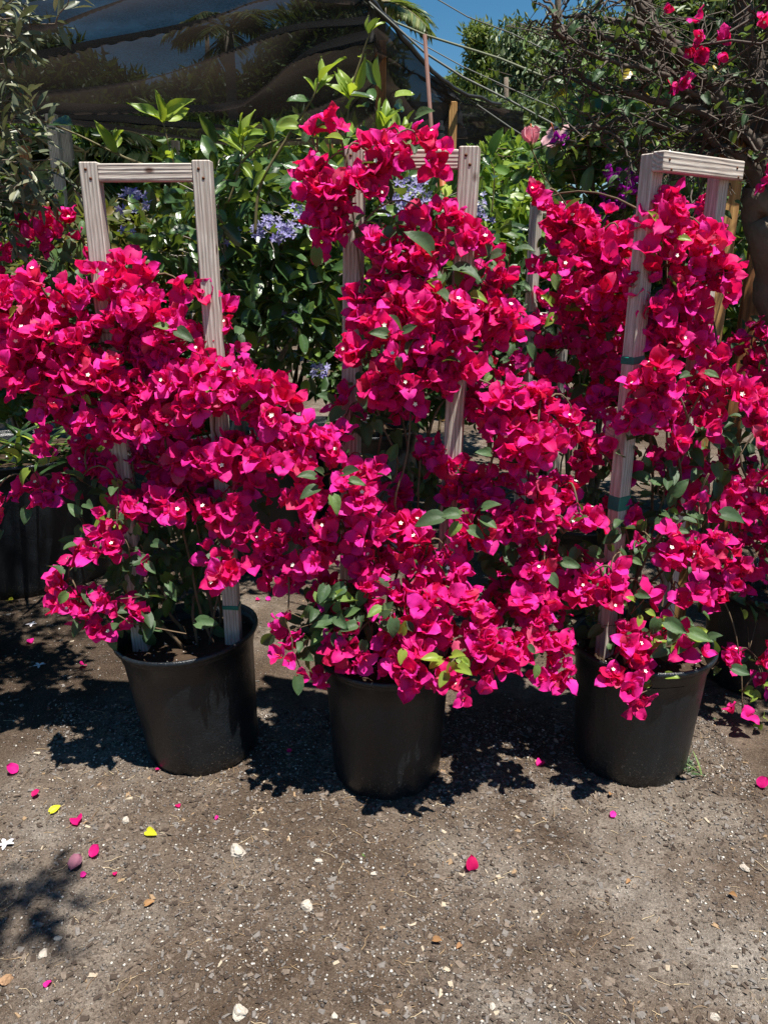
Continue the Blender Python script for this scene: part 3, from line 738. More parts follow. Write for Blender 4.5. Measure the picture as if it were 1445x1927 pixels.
# ------------------------------------------------------------------ generic shrubs and trees
def shrub(name, label, cat, base, boxes, T, me, mats, stem_m=M_twig, group=None, nind=300, up=0.5, part='leaf', stems=9, sr=0.012, smin=.7, smax=1.25, droop=-.15, extra=None):
    """boxes: px,py,rx,ry,Y,dY,n in photo pixels"""
    o = empty(name, base); tag(o, label, cat, group)
    base = Vector(base); Ms, B, tips = [], Bag(), []
    for (px, py, rx, ry, Y, dY, n) in boxes:
        k = max(2, n // 9)
        cs = []
        for _ in range(k):
            a = random.uniform(0, 6.283); q = math.sqrt(random.random())
            cs.append(at(px + rx * q * math.cos(a), py + ry * q * math.sin(a), Y + random.uniform(-dY, dY)))
        tips += cs
        for i in range(n):
            c = cs[i % k]
            d = rdir()
            p = c + d * random.uniform(.01, .06) * (T[0][0][:, 1].max() / .08)
            y = d + Vector((0, -.15, droop)) + rv(.3)
            Ms.append(frame(y, Vector((0, -.25, up)) + rv(.55), p, random.uniform(smin, smax)))
    mains = []
    for k in range(stems):
        t = random.choice(tips)
        a = base + Vector((random.uniform(-.1, .1), random.uniform(-.1, .1), 0))
        P = bez(a, a.lerp(t, .3) + Vector((0, 0, .25)), a.lerp(t, .7) + Vector((0, 0, .2)) + rv(.06), t, 10)
        B.add(*tube(P, sr, sr * .35, 6)); mains += P[2:]
    for t in tips:
        q = min(mains, key=lambda p: (p - t).length + max(0, p.z - t.z))
        B.add(*tube([q, q.lerp(t, .5) + rv(.04), t], sr * .28, sr * .14, 4, False))
    place(o, part, me, T, Ms, mats, 'foliage', nind) if nind else None
    if not nind:
        BB = Bag(); bm = Matrix.Translation(-base)
        for i, M in enumerate(Ms): BB.add_tpl(T[i % len(T)], bm @ M)
        f = link('foliage', BB.mesh('foliage', mats), o); f['kind'] = 'stuff'
    link('stems', B.mesh('stems', [stem_m]), o, Matrix.Translation(-base))
    return o

# queen's wreath vines with glossy leaves in big pots, behind the row
def big_pot(label, base, seed, H=0.66, Rt=0.42, Rb=0.35):
    o = empty('nursery_pot', base); tag(o, label, 'plant pot', 'big black nursery pots at the back'); add_pot(o, H, Rt, Rb, seed); return o
pA = Vector((-0.72, 3.95, 0)); pB = Vector((-0.13, 4.2, 0)); pL = Vector((-1.80, 3.72, 0))
big_pot('big black pot holding the strappy plant at the picture edge', pL, 11, .66, .46, .40)
big_pot('big black pot mostly hidden behind the first two bougainvilleas', pA, 12, .62, .34, .29)
big_pot('big black pot whose lit side shows below the middle bougainvillea', pB, 13, .66, .33, .28)

vine = shrub('queens_wreath_vine', 'glossy green vine with lavender star flowers behind the first trellis', 'vine', pA + Vector((0, 0, .58)),
  [(470,400,90,110,3.5,.25,170),(560,500,110,110,3.6,.25,260),(470,560,70,80,3.5,.2,140),(620,380,60,80,3.6,.2,70),(520,620,110,60,3.7,.2,90),(340,400,60,70,3.7,.2,60),(420,330,50,40,3.5,.15,30),(320,470,60,50,3.8,.15,40),(600,620,60,60,3.6,.2,50)],
  PT_T, PT_ME, [M_petrea], stem_m=M_palebark, stems=8, sr=.012, smin=.4, smax=.9)
vine2 = shrub('queens_wreath_vine', 'second lavender flowering vine, seen through the middle trellis', 'vine', pB + Vector((0, 0, .60)),
  [(780,380,60,70,3.8,.2,70),(750,460,70,70,3.9,.2,70),(900,430,50,60,4.0,.2,60),(720,330,40,60,3.8,.15,40),(850,350,50,50,4.1,.2,40),(830,520,60,60,4.0,.2,60),(720,200,30,30,3.6,.08,10)],
  PT_T, PT_ME, [M_petrea], stem_m=M_palebark, stems=6, sr=.012, smin=.4, smax=.9, nind=250)
def stars(parent, spots):
    Ms, B = [], Bag()
    for (px, py, rx, ry, Y, n) in spots:
        c0 = at(px - rx, py - ry * .3, Y); c1 = at(px + rx, py + ry * .3, Y)
        B.add(*tube(wander(c0, c1, 5, .03), .002, .001, 4, False))
        for _ in range(n):
            a = random.uniform(0, 6.28); q = math.sqrt(random.random())
            p = at(px + rx * q * math.cos(a), py + ry * q * math.sin(a), Y + random.uniform(-.06, .06))
            z = Vector((0, -.8, .4)) + rv(.7)
            Ms.append(frame(z.cross(rdir()), z, p, random.uniform(.75, 1.15)))
    place(parent, 'flower', ST_ME, ST_T, Ms, [M_lav], 'flower_mass', 200)
    link('flower_stalk', B.mesh('flower_stalk', [M_greenstem]), parent, Matrix.Translation(-parent.location))
stars(vine, [(250,380,30,24,3.0,16),(238,435,14,8,3.0,3),(515,435,42,28,3.15,40),(560,410,36,26,3.2,24),(450,450,24,18,3.3,8),(598,695,26,16,3.2,10),(550,590,24,34,3.4,8)])
stars(vine2, [(775,365,36,32,3.3,40),(740,390,22,18,3.3,10),(902,385,14,26,3.6,10),(915,412,16,10,3.6,5)])

def shoot(parent, pts, Y, tip_n, s, leaves_along=0, young=True, rr=.004, Yend=None):
    """a long shoot in photo pixels ending in a tuft of young leaves"""
    Yend = Yend or Y
    P = [at(px, py, Y + (Yend - Y) * i / (len(pts) - 1)) for i, (px, py) in enumerate(pts)]
    Q = []
    for i in range(len(P) - 1):
        p0, p1, p2, p3 = P[max(i - 1, 0)], P[i], P[i + 1], P[min(i + 2, len(P) - 1)]
        for k in range(6):
            t = k / 6
            Q.append(0.5 * ((2 * p1) + (p2 - p0) * t + (2 * p0 - 5 * p1 + 4 * p2 - p3) * t * t + (3 * p1 - p0 - 3 * p2 + p3) * t**3))
    Q.append(P[-1])
    base = Matrix.Translation(-parent.matrix_basis.translation)
    v, f = tube(Q, rr, rr * .5, 6)
    link('shoot', mesh('shoot', v, f, M_greenstem), parent, base)
    d = (Q[-1] - Q[-3]).normalized()
    for i in range(tip_n):
        a = 6.283 * i / tip_n + random.uniform(-.4, .4)
        side = Vector((math.cos(a), math.sin(a) * .8 - .3, 0.15))
        y = d * random.uniform(.25, 1.3) + side * random.uniform(.4, 1.2) + rv(.35)
        q = Q[-1] - d * random.uniform(0, .05)
        link('leaf', random.choice(PY_ME if young else PT_ME), parent, base @ frame(y, Vector((0, -.9, .5)) + rv(.8) - d * .2, q, s * random.uniform(.5, 1.15)))
    for i in range(leaves_along):
        q = Q[int(len(Q) * (0.35 + .6 * i / max(1, leaves_along)))]
        y = rdir() + Vector((0, -.3, .2))
        link('leaf', random.choice(PT_ME if random.random() < .6 else PY_ME), parent, base @ frame(y, Vector((0, -.7, .6)) + rv(.3), q, s * random.uniform(.6, .95)))
shoot(vine, [(345,345),(325,300),(310,240),(300,215)], 2.9, 6, 1.0, 1)
shoot(vine, [(420,420),(330,320),(255,305),(150,255),(75,225)], 3.0, 1, .8, 0, False, .005)
shoot(vine, [(260,305),(225,290),(212,265)], 3.0, 3, 1.0, 0)
shoot(vine, [(430,380),(450,320),(460,250)], 2.9, 8, .95, 3)
shoot(vine, [(480,440),(490,350),(540,260),(585,190),(600,155)], 2.95, 5, .95, 3, True, .006)
shoot(vine, [(440,330),(470,290),(520,265),(560,262),(665,258)], 3.0, 2, .7, 2, True, .005)
shoot(vine, [(505,300),(512,270),(517,248)], 3.0, 3, .8, 1, False)
shoot(vine2, [(650,260),(655,215),(662,160)], 3.0, 5, 1.0, 3)
shoot(vine2, [(655,180),(680,110),(695,65),(705,48)], 3.0, 3, .5, 2)
shoot(vine2, [(715,330),(720,280),(722,225)], 3.0, 7, .95, 4)
shoot(vine2, [(735,330),(745,270),(752,245)], 3.1, 4, .8, 2)
shoot(vine2, [(590,330),(597,290),(600,245)], 3.1, 6, .7, 2)
shoot(vine2, [(925,400),(930,330),(920,300),(905,285)], 3.3, 2, .45, 5, True, .003)

# strappy plant in the big pot on the left edge
o = empty('strappy_plant', pL + Vector((.1, -.1, .60))); tag(o, 'strappy leaved lily plant in the big pot at the picture edge', 'plant')
SL = [leaf_tpl(.46, .026, 8, .3, .9 + .2 * i, .02, .25, .5, 1, 0, 0, 150 + i) for i in range(4)]
SLM = [mesh('leaf', *t[:2], [M_petrea], t[2]) for t in SL]
for i in range(46):
    a = random.uniform(0, 6.28); q = Vector((random.uniform(-.16, .30), random.uniform(-.16, .12), 0))
    link('leaf', random.choice(SLM), o, frame(Vector((math.cos(a), math.sin(a), random.uniform(.5, 1.6))), Vector((-math.cos(a) * .5, -math.sin(a) * .5, 1)), q, random.uniform(.6, 1.1)))
v, f = lathe([(.0, -.03), (.11, -.02), (.07, .02), (.03, .06), (0, .07)], 12); link('crown', mesh('crown', v, f, M_greenstem), o)

# hibiscus with two pink flowers
hib = shrub('hibiscus_bush', 'hibiscus bush with pink blooms and a few yellowing leaves', 'bush', at(1120, 700, 3.5) * 1.0,
  [(1080,300,80,70,3.3,.2,110),(1150,380,80,80,3.4,.2,150),(1060,390,50,60,3.3,.15,60),(1180,250,80,70,3.4,.2,110),(1110,180,60,60,3.5,.2,80),(1240,300,50,90,3.6,.2,80),(1120,460,80,50,3.5,.15,80),(1150,90,60,60,3.7,.2,60),(1300,200,90,100,3.7,.25,110),(1020,330,24,30,3.25,.06,14),(1180,560,80,90,3.7,.15,60),(1330,380,60,120,3.8,.15,90)],
  HB_T, HB_ME, [M_hib], stems=12, sr=.012, smin=.7, smax=1.25)
def petal_flower(parent, px, py, Y, open_, s, facing):
    c = at(px, py, Y); B = Bag()
    for k in range(5):
        t = leaf_tpl(.062, .058, 6, -.1, -.3 if open_ < .8 else .7, .14, .9, .32, 3, 0, 0, 300 + k)
        a = 6.283 * k / 5
        M = Matrix.Rotation(a, 4, 'Z') @ Matrix.Translation((0, .004, 0)) @ Matrix.Rotation(R(90) - open_, 4, 'X')
        B.add_tpl(t, M)
    z = Vector(facing).normalized()
    M = frame(z.cross(Vector((1, .2, 0))), z, c, s)
    base = Matrix.Translation(-parent.location)
    f = link('flower', B.mesh('flower', [M_pinkp]), parent, base @ M)
    v, fc = tube([(0, 0, 0), (.002, .001, .075)], .0022, .003, 6); link('stamen', mesh('stamen', v, fc, M_orange), f)
    v, fc = tube([(0, 0, -.022), (0, 0, .012)], .003, .010, 7); link('calyx', mesh('calyx', v, fc, M_young), f)
    e = at(px + 40, py + 90, Y + .1)
    v, fc = tube(wander(c - z * .02 * s, e, 6, .02), .0025, .003, 5); link('stalk', mesh('stalk', v, fc, M_greenstem), parent, base)
petal_flower(hib, 1000, 272, 3.05, R(22), 1.0, (-.15, -.15, 1))
petal_flower(hib, 1046, 258, 3.2, R(62), .85, (-.5, -.6, .65))
# purple bougainvillea deep in the bush
pu = empty('purple_bougainvillea', at(1170, 560, 3.5)); tag(pu, 'purple bougainvillea sprays glowing between the hibiscus and the turned trellis', 'bush')
Ms = []
for (px, py, rx, ry, n) in ((1165,340,32,28,10),(1175,375,22,20,7),(1140,320,14,14,3),(1125,400,20,14,4),(1060,255,16,8,2),(1200,330,14,20,3)):
    for _ in range(n):
        p = at(px + random.uniform(-rx, rx), py + random.uniform(-ry, ry), 3.15 + random.uniform(-.05, .1)); z = rdir() + Vector((0, -.5, .4))
        Ms.append(frame(z.cross(rdir()), z, p, random.uniform(.5, .8)))
place(pu, 'flower', PU_ME, FL_T, Ms, [M_purple, M_star, M_purple], 'flower_mass')
B = Bag()
for px, py in ((1165,340),(1125,400),(1060,255),(1200,330),(1140,320)):
    B.add(*tube(wander(pu.location, at(px, py, 3.2), 8, .08), .005, .0015, 5))
link('stems', B.mesh('stems', [M_twig]), pu, Matrix.Translation(-pu.location))

# old bougainvillea, a tangle of bare branches and a thick trunk at the right edge
old = empty('old_bougainvillea', Vector((1.78, 3.05, 0))); tag(old, 'old gnarled bougainvillea, bare tangled branches over the turned trellis', 'tree')
ob = Matrix.Translation(-old.location); B = Bag(); tipsO = []
def limb(px_pts, Y0, Y1, r0, r1, n=7):
    P = [at(px, py, Y0 + (Y1 - Y0) * i / (len(px_pts) - 1)) for i, (px, py) in enumerate(px_pts)]
    Q = []
    for i in range(len(P) - 1):
        Q += wander(P[i], P[i + 1], 5, .04)[:-1]
    Q.append(P[-1]); B.add(*tube(Q, r0, r1, n)); return Q
trunkpts = [old.location + Vector((0, 0, -.05))] + [at(1470, 640, 3.0), at(1448, 480, 2.95), at(1425, 350, 2.9)]
Q = []
for i in range(3): Q += wander(trunkpts[i], trunkpts[i + 1], 6, .05)[:-1]
Q.append(trunkpts[-1])
v, f = tube(Q, .085, .05, 10); link('trunk', mesh('trunk', v, f, M_bark), old, ob)
L = [limb([(1425,360),(1385,290),(1320,200),(1230,60),(1200,-60)], 2.9, 2.7, .035, .018), limb([(1425,350),(1440,200),(1400,60),(1380,-80)], 2.9, 2.9, .04, .025),
     limb([(1410,330),(1380,275),(1300,262)], 2.9, 2.8, .022, .009), limb([(1430,300),(1350,180),(1290,90),(1180,40),(1080,30)], 2.8, 2.6, .022, .007),
     limb([(1340,220),(1230,190),(1120,160),(1050,140)], 2.7, 2.6, .014, .004), limb([(1300,170),(1200,90),(1110,55),(1030,62)], 2.7, 2.5, .012, .004),
     limb([(1400,300),(1300,240),(1180,225),(1090,240)], 2.8, 2.6, .014, .004), limb([(1380,280),(1280,300),(1200,280)], 2.8, 2.7, .012, .004),
     limb([(1290,120),(1180,-10),(1090,-60)], 2.7, 2.5, .016, .006), limb([(1440,250),(1460,100),(1445,-40)], 2.8, 2.7, .02, .012),
     limb([(1350,190),(1250,140),(1130,110),(1040,55),(1035,20)], 2.7, 2.45, .010, .003)]
for Lk in L:
    for _ in range(26):
        p = random.choice(Lk); d = Vector((random.uniform(-1, .5), random.uniform(-.7, .4), random.uniform(-.55, .5))).normalized()
        ln = random.uniform(.10, .34) * (1.0 if p.x > .85 else .45); e = p + d * ln
        W = wander(p, e, 5, .05); r_ = random.uniform(.002, .0055)
        B.add(*tube(W, r_, r_ * .5, 5, False)); tipsO.append(e)
        for _k in range(2):
            q = random.choice(W[2:]); e2 = q + (d + rv(.9)).normalized() * random.uniform(.05, .16)
            B.add(*tube([q, q.lerp(e2, .5) + rv(.012), e2], r_ * .5, r_ * .25, 4, False)); tipsO.append(e2)
link('branches', B.mesh('branches', [M_dbark]), old, ob)
LMs = []
for _ in range(420):
    t = random.choice(tipsO) + rv(.03); LMs.append(frame(rdir() + Vector((0, -.2, -.3)), Vector((0, -.3, .9)) + rv(.5), t, random.uniform(.4, .85)))
CB = Bag()
for (cx_, cy_, cz_) in ((1.75,2.15,2.6),(2.0,2.5,2.55),(2.3,2.3,2.7),(2.2,2.9,2.7),(1.75,2.7,2.85),(2.6,2.8,2.6),(2.45,3.3,2.8),(1.95,3.2,2.9),(2.0,1.95,2.5),(1.45,2.9,3.0),(2.75,2.4,2.5),(1.2,2.95,3.1),(1.55,2.15,2.7),(1.65,3.3,3.1),(1.0,3.1,3.2)):
    c = Vector((cx_, cy_, cz_)); CB.add(*tube(wander(trunkpts[-1], c, 7, .1), .022, .008, 6))
    for _ in range(70):
        e = c + rdir() * (.34 * random.random() ** .5); CB.add(*tube([c, c.lerp(e, .5) + rv(.04), e], .004, .0015, 4, False))
        for _k in range(3): LMs.append(frame(rdir() + Vector((0, -.2, -.3)), Vector((0, -.3, .9)) + rv(.5), e + rv(.07), random.uniform(.6, 1.1)))
link('canopy_branches', CB.mesh('canopy_branches', [M_dbark]), old, ob)
place(old, 'leaf', BL_ME, BL_T, LMs, [M_bleaf], 'leaf_mass', 300)
FMs = []
for (px, py, rx, ry, n) in ((1325,55,12,18,3),(1300,95,20,12,4),(1278,150,14,18,6),(1362,85,10,20,3),(1435,30,12,16,3),(1240,14,10,8,1),(1265,160,24,10,2),(1440,330,10,14,2),(1425,355,8,14,1),(1325,385,22,22,6),(1345,350,12,14,2)):
    for _ in range(n):
        p = at(px + random.uniform(-rx, rx), py + random.uniform(-ry, ry), 2.62 + random.uniform(-.05, .08)); z = Vector((0, -.5, -.1)) + rv(.8)
        FMs.append(frame(z.cross(rdir()), z, p, random.uniform(.6, .85)))
place(old, 'flower', FL_ME, FL_T, FMs, BR_M, 'flower_mass')

# olive tree on the left edge
oli = empty('olive_tree', Vector((-2.35, 2.55, 0))); tag(oli, 'olive tree with narrow silvery leaves reaching in over the big pot', 'tree')
om = Matrix.Translation(-oli.location); B = Bag(); LMs = []
tv, tf = tube(wander(oli.location, oli.location + Vector((.1, -.1, 2.6)), 9, .08), .06, .03, 9); link('trunk', mesh('trunk', tv, tf, M_bark), oli, om)
def sprig(a, e, n, r_=.004, amp=.05):
    W = wander(a, e, 9, amp); B.add(*tube(W, r_, r_ * .35, 5, False)); d = (Vector(e) - Vector(a)).normalized()
    for i in range(n):
        q = W[min(9, int(2 + 8 * (i / n)))] + rv(.012)
        y = d * .8 + rdir() * .9
        LMs.append(frame(y, Vector((0, -.3, .8)) + rv(.7), q, random.uniform(.75, 1.2)))
    return W
tt = oli.location + Vector((.1, -.1, 1.6))
for (px, py, Y) in ((55,30,2.2),(105,45,2.2),(30,70,2.15),(40,20,2.3),(20,150,2.3),(35,190,2.25),(15,230,2.2),(60,260,2.2),(100,300,2.2),(75,340,2.25),(25,300,2.15),(45,390,2.25),(70,385,2.2),(10,120,2.4),(15,420,2.3),(85,240,2.25),(10,350,2.2),(30,240,2.3),(5,60,2.3),(-30,180,2.3),(-40,300,2.3),(20,0,2.3),(-20,40,2.3),(35,330,2.2),(55,350,2.2),(90,320,2.3),(15,200,2.4)):
    e = at(px, py, Y); a = Vector((tt.x + random.uniform(.2, .6), tt.y - .1, e.z + random.uniform(-.15, .1)))
    B.add(*tube(wander(tt, a, 5, .05), .012, .006, 6)); W = sprig(a, e, 26)
    for _ in range(2):
        q = random.choice(W[5:]); sprig(q, q + Vector((random.uniform(-.02, .12), random.uniform(-.1, .05), random.uniform(-.12, .12))), 12, .002, .02)
crown_c = [(-2.0,2.2,2.35),(-1.6,2.0,2.7),(-1.9,2.9,2.5),(-1.5,2.6,2.9),(-2.3,1.8,2.4),(-1.45,1.7,2.9),(-1.2,1.2,3.2),(-.75,1.0,3.9),(-1.9,2.4,3.0),(-.20,.74,3.35),(-.30,.70,3.30),(-1.0,2.35,2.75),(-.75,2.6,2.9),(-1.25,2.75,2.8),(-.95,2.95,3.0),(-1.3,2.1,2.7),(-.6,3.0,3.1),(-1.55,3.2,2.9),(-.35,2.75,3.0)]
for c in crown_c:
    c = Vector(c); B.add(*tube(wander(oli.location + Vector((.1, -.1, 2.4)), c, 6, .08), .02, .008, 6))
    for _ in range(9 if c.x > -.35 and c.y < 1 else 22):
        w_ = .5 if c.x > -.35 else 1.0; e = c + Vector((random.uniform(-.32, .32), random.uniform(-.3, .3), random.uniform(-.2, .25))) * w_; sprig(c, e, 22)
link('branches', B.mesh('branches', [M_bark]), oli, om)
place(oli, 'leaf', OL_ME, OL_T, LMs, [M_olive], 'leaf_mass', 300)

# ------------------------------------------------------------------ shrubs under the shade cloth
shrub('bronze_shrub', 'feathery bronze and green shrub seen through the first trellis', 'shrub', gp(200, 760),
  [(130,470,150,70,4.3,.35,700),(280,460,100,90,4.4,.3,600),(60,560,90,60,4.2,.2,260),(330,560,80,60,4.4,.3,300),(200,580,120,80,4.5,.2,380)], SM_T, None, [M_fern], nind=0, stems=14, sr=.008)
def far_bush(label, px, py, rx, ry, Y, n, m, s=1.0, T=SM_T, name='leafy_bush'):
    b = at(px, py, Y); b = Vector((b.x, Y, 0))
    return shrub(name, label, 'bush', b, [(px, py, rx, ry, Y, .35 * rx / 150 + .25, int(n * 1.5))], T, None, [m], nind=0, stems=8, sr=.014, smin=.5 * s, smax=1.1 * s, group='bushes under the shade cloth')
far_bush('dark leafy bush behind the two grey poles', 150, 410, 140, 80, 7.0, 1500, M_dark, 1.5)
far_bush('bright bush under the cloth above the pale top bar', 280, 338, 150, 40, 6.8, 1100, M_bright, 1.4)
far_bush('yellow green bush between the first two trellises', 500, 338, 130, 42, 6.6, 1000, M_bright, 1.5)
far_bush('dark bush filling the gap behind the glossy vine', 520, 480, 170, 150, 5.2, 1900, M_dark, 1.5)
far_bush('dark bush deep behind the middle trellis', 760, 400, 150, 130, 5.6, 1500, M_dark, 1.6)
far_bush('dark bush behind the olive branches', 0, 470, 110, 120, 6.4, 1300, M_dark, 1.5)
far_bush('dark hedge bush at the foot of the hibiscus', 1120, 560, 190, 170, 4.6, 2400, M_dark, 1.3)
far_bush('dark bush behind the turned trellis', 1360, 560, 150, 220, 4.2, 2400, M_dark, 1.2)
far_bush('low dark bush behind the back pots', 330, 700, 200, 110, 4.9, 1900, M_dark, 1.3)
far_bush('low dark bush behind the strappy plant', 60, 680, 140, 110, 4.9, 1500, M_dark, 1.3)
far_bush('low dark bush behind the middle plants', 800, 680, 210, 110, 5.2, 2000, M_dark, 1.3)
shrub('broad_leaf_bush', 'lush bright green broad leaved bush below the pink hibiscus bud', 'bush', Vector((1.0, 4.8, 0)),
  [(940,420,70,60,4.4,.3,90),(960,350,60,40,4.6,.3,60),(1010,400,50,70,4.5,.25,70),(890,360,40,50,4.6,.2,40)], PT_T, [mesh('leaf', *t[:2], [M_bright], t[2]) for t in PT_T], [M_bright], stems=7, sr=.012, smin=.45, smax=.95, nind=260)
far_bush('feathery bush below the end of the shade cloth', 960, 330, 90, 60, 6.2, 1300, M_bright, 1.1)

# ------------------------------------------------------------------ fence board and palm trunk behind the old bougainvillea
def board(px0, py0, px1, py1, Y, wpx, m, name, label, cat):
    a = at(px0, py0, Y); k = mpp(a); x = (at(px0, py0, Y).x + at(px1, py1, Y).x) / 2
    v, f = box(wpx * k, .022, a.z + .0, .003)
    o = link(name, mesh(name, v, f, m, smooth=False), None, Matrix.Translation((x, Y, -.02))); return tag(o, label, cat)
board(1388, 215, 1388, 215, 2.82, 46, M_ywood, 'fence_board', 'yellow brown upright fence board behind the old bougainvillea branches', 'board')
board(1432, 420, 1432, 420, 3.2, 36, M_owood, 'fence_board', 'dark brown upright board beside the yellow fence board', 'board')
v, f = tube(wander((2.35, 4.2, -.1), (2.05, 4.2, 4.4), 10, .05), .17, .14, 16)
pt_ = empty('tall_palm', Vector((2.35, 4.2, 0))); tag(pt_, 'tan palm trunk behind the old bougainvillea in the top corner', 'palm tree')
link('trunk', mesh('trunk', v, f, M_tanbark), pt_, Matrix.Translation(-pt_.location))

# ------------------------------------------------------------------ shade house
sh = empty('shade_house', Vector((-1.0, 7.0, 0))); tag(sh, 'dark shade cloth draped over timber posts and cables', 'shade house')
sm = Matrix.Translation(-sh.location)
def cloth_mat(lo, mid_, hi):
    m, n, l, p, out = mat('shade_cloth')
    p.inputs['Base Color'].default_value = (0.016, 0.015, 0.015, 1); p.inputs['Roughness'].default_value = 0.7
    tc = n.new('ShaderNodeTexCoord'); mp = n.new('ShaderNodeMapping'); mp.inputs['Scale'].default_value = (0.6, 2.5, 2.5); mp.inputs['Rotation'].default_value = (0, 0, .2)
    l.new(tc.outputs['Object'], mp.inputs[0])
    t = tex_noise(n, l, 2.2, 5, .6, mp.outputs[0])
    wv = tex_noise(n, l, 90, 2, .6, mp.outputs[0])
    r = ramp(n, [(0.30, (lo,) * 3), (0.55, (mid_,) * 3), (0.75, (hi,) * 3)]); l.new(t.outputs[0], r.inputs[0])
    mm = n.new('ShaderNodeMath'); mm.operation = 'MULTIPLY_ADD'; mm.inputs[1].default_value = .14; l.new(wv.outputs[0], mm.inputs[0])
    sb = n.new('ShaderNodeMath'); sb.operation = 'SUBTRACT'; sb.inputs[1].default_value = .07; l.new(r.outputs[0], sb.inputs[0]); l.new(sb.outputs[0], mm.inputs[2])
    tr = n.new('ShaderNodeBsdfTransparent'); mx = n.new('ShaderNodeMixShader')
    tl = n.new('ShaderNodeBsdfTranslucent'); t3 = tex_noise(n, l, 1.3, 4, .6, mp.outputs[0])
    l.new(mixc(n, l, t3.outputs[0], (0.014, 0.014, 0.016), (0.045, 0.031, 0.022)), tl.inputs[0])
    m2 = n.new('ShaderNodeMixShader'); m2.inputs[0].default_value = .45; l.new(p.outputs[0], m2.inputs[1]); l.new(tl.outputs[0], m2.inputs[2])
    l.new(mm.outputs[0], mx.inputs[0]); l.new(m2.outputs[0], mx.inputs[1]); l.new(tr.outputs[0], mx.inputs[2]); l.new(mx.outputs[0], out.inputs[0])
    return m
M_cloth = cloth_mat(.07, .11, .21); M_cloth2 = cloth_mat(.07, .07, .08)
def cloth(name, ctrl, nu, nv, fold, fr, seed, m=M_cloth):
    """ctrl: rows of (px,py,Y); bilinear between rows and columns, with sagging folds"""
    r, c = len(ctrl), len(ctrl[0]); G = [[at(*q) for q in row] for row in ctrl]; V = []
    for i in range(nv + 1):
        a = i / nv * (r - 1); i0 = min(int(a), r - 2); s = a - i0
        for j in range(nu + 1):
            b = j / nu * (c - 1); j0 = min(int(b), c - 2); t = b - j0
            p = (G[i0][j0].lerp(G[i0][j0 + 1], t)).lerp(G[i0 + 1][j0].lerp(G[i0 + 1][j0 + 1], t), s)
            v_ = i / nv; u_ = j / nu
            nz = noise.noise(Vector((u_ * 1.1 + seed, v_ * 2.6, 0))) * 1.5 + .35 * noise.noise(Vector((u_ * 3 + seed, v_ * 6, 4)))
            ph = (v_ * fr + nz * 1.1 + .5 * u_ * u_ * fr * .35) * 6.283
            am = .55 + .9 * abs(noise.noise(Vector((u_ * 1.5, v_ * 4.0, seed + 9))))
            e = math.sin(math.pi * min(1, v_ * 1.0)) * .6 + .4
            k = fold * e * am * (abs(math.sin(ph / 2)) ** .8 - .5)
            p = p + Vector((0, .45 * k, k)) + noise.noise_vector(Vector((u_ * 6, v_ * 10, seed))) * .012
            V.append(tuple(p))
    return link(name, mesh(name, V, grid_faces(nv + 1, nu + 1), m), sh, sm)
cloth('roof_cloth', [[(-300,-330,4.2),(120,-330,4.2),(460,-330,4.4),(600,-260,4.8)], [(-300,60,5.4),(120,50,5.6),(460,-10,5.8),(690,0,6.2)], [(-300,190,6.5),(120,190,6.6),(460,190,6.8),(720,110,6.8)], [(-300,240,7.3),(120,236,7.4),(460,284,7.4),(760,274,7.4)]], 200, 260, .22, 7.0, 3.0)
cloth('side_cloth', [[(690,0,6.2),(755,75,6.7),(812,140,7.2),(862,180,7.8)], [(712,120,6.7),(770,150,6.9),(818,180,7.3),(865,205,7.9)], [(735,268,7.2),(780,268,7.4),(830,266,7.8),(880,262,8.2)]], 30, 30, .10, 3.0, 8.0, M_cloth2)
cloth('end_flap', [[(812,140,7.2),(862,178,7.6),(960,208,8.0)], [(806,172,7.3),(880,200,7.7),(948,218,8.1)]], 20, 8, .05, 1.5, 12.0)
cloth('back_cloth', [[(740,190,8.6),(860,195,8.8),(985,212,9.0)], [(740,282,8.7),(860,282,8.9),(985,290,9.1)]], 20, 16, .06, 2.0, 15.0, M_cloth2)
hp = [at(*q) for q in ((600,-260,4.8),(690,0,6.2),(755,75,6.7),(812,140,7.2),(862,178,7.6),(960,208,8.0))]; hq = []
for i in range(5): hq += [hp[i].lerp(hp[i + 1], k_ / 5) + rv(.012) + Vector((0, 0, .02)) for k_ in range(5)]
v, f = tube(hq, .026, .014, 7); link('rolled_hem', mesh('rolled_hem', v, f, M_black), sh, sm)
def post(px, pyt, Y, wpx, m, dx=0.0, square=True):
    a = at(px, pyt, Y); k = mpp(a); h = a.z
    if square: v, f = box(wpx * k, wpx * k * .9, h, .004); M = Matrix.Translation((a.x - dx, Y, 0))
    else: v, f = tube(wander((0, 0, 0), (dx, 0, h), 8, .02), wpx * k / 2, wpx * k / 2.3, 10); M = Matrix.Translation((a.x - dx, Y, 0))
    link('post', mesh('post', v, f, m, smooth=not square), sh, sm @ M)
post(46, 275, 4.9, 17, M_owood); post(97, 215, 5.9, 19, M_greywood); post(122, 225, 6.2, 17, M_greywood); post(716, 78, 6.75, 21, M_owood); post(852, 192, 7.7, 16, M_ywood)
post(1000, 260, 9.0, 10, M_greywood); post(620, 270, 7.5, 14, M_owood); post(330, 265, 7.4, 14, M_greywood)
def cable(pts, Y0, Y1, r_, label, m=M_wire):
    P = [at(px, py, Y0 + (Y1 - Y0) * i / (len(pts) - 1)) for i, (px, py) in enumerate(pts)]
    Q = []
    for i in range(len(P) - 1): Q += [P[i].lerp(P[i + 1], k / 4) for k in range(4)]
    Q.append(P[-1]); v, f = tube(Q, r_, r_, 6)
    tag(link('cable', mesh('cable', v, f, m)), label, 'cable', 'overhead cables')
M_rope = plain('faded_rope', (0.17, 0.18, 0.12), 0.8, 0.2)
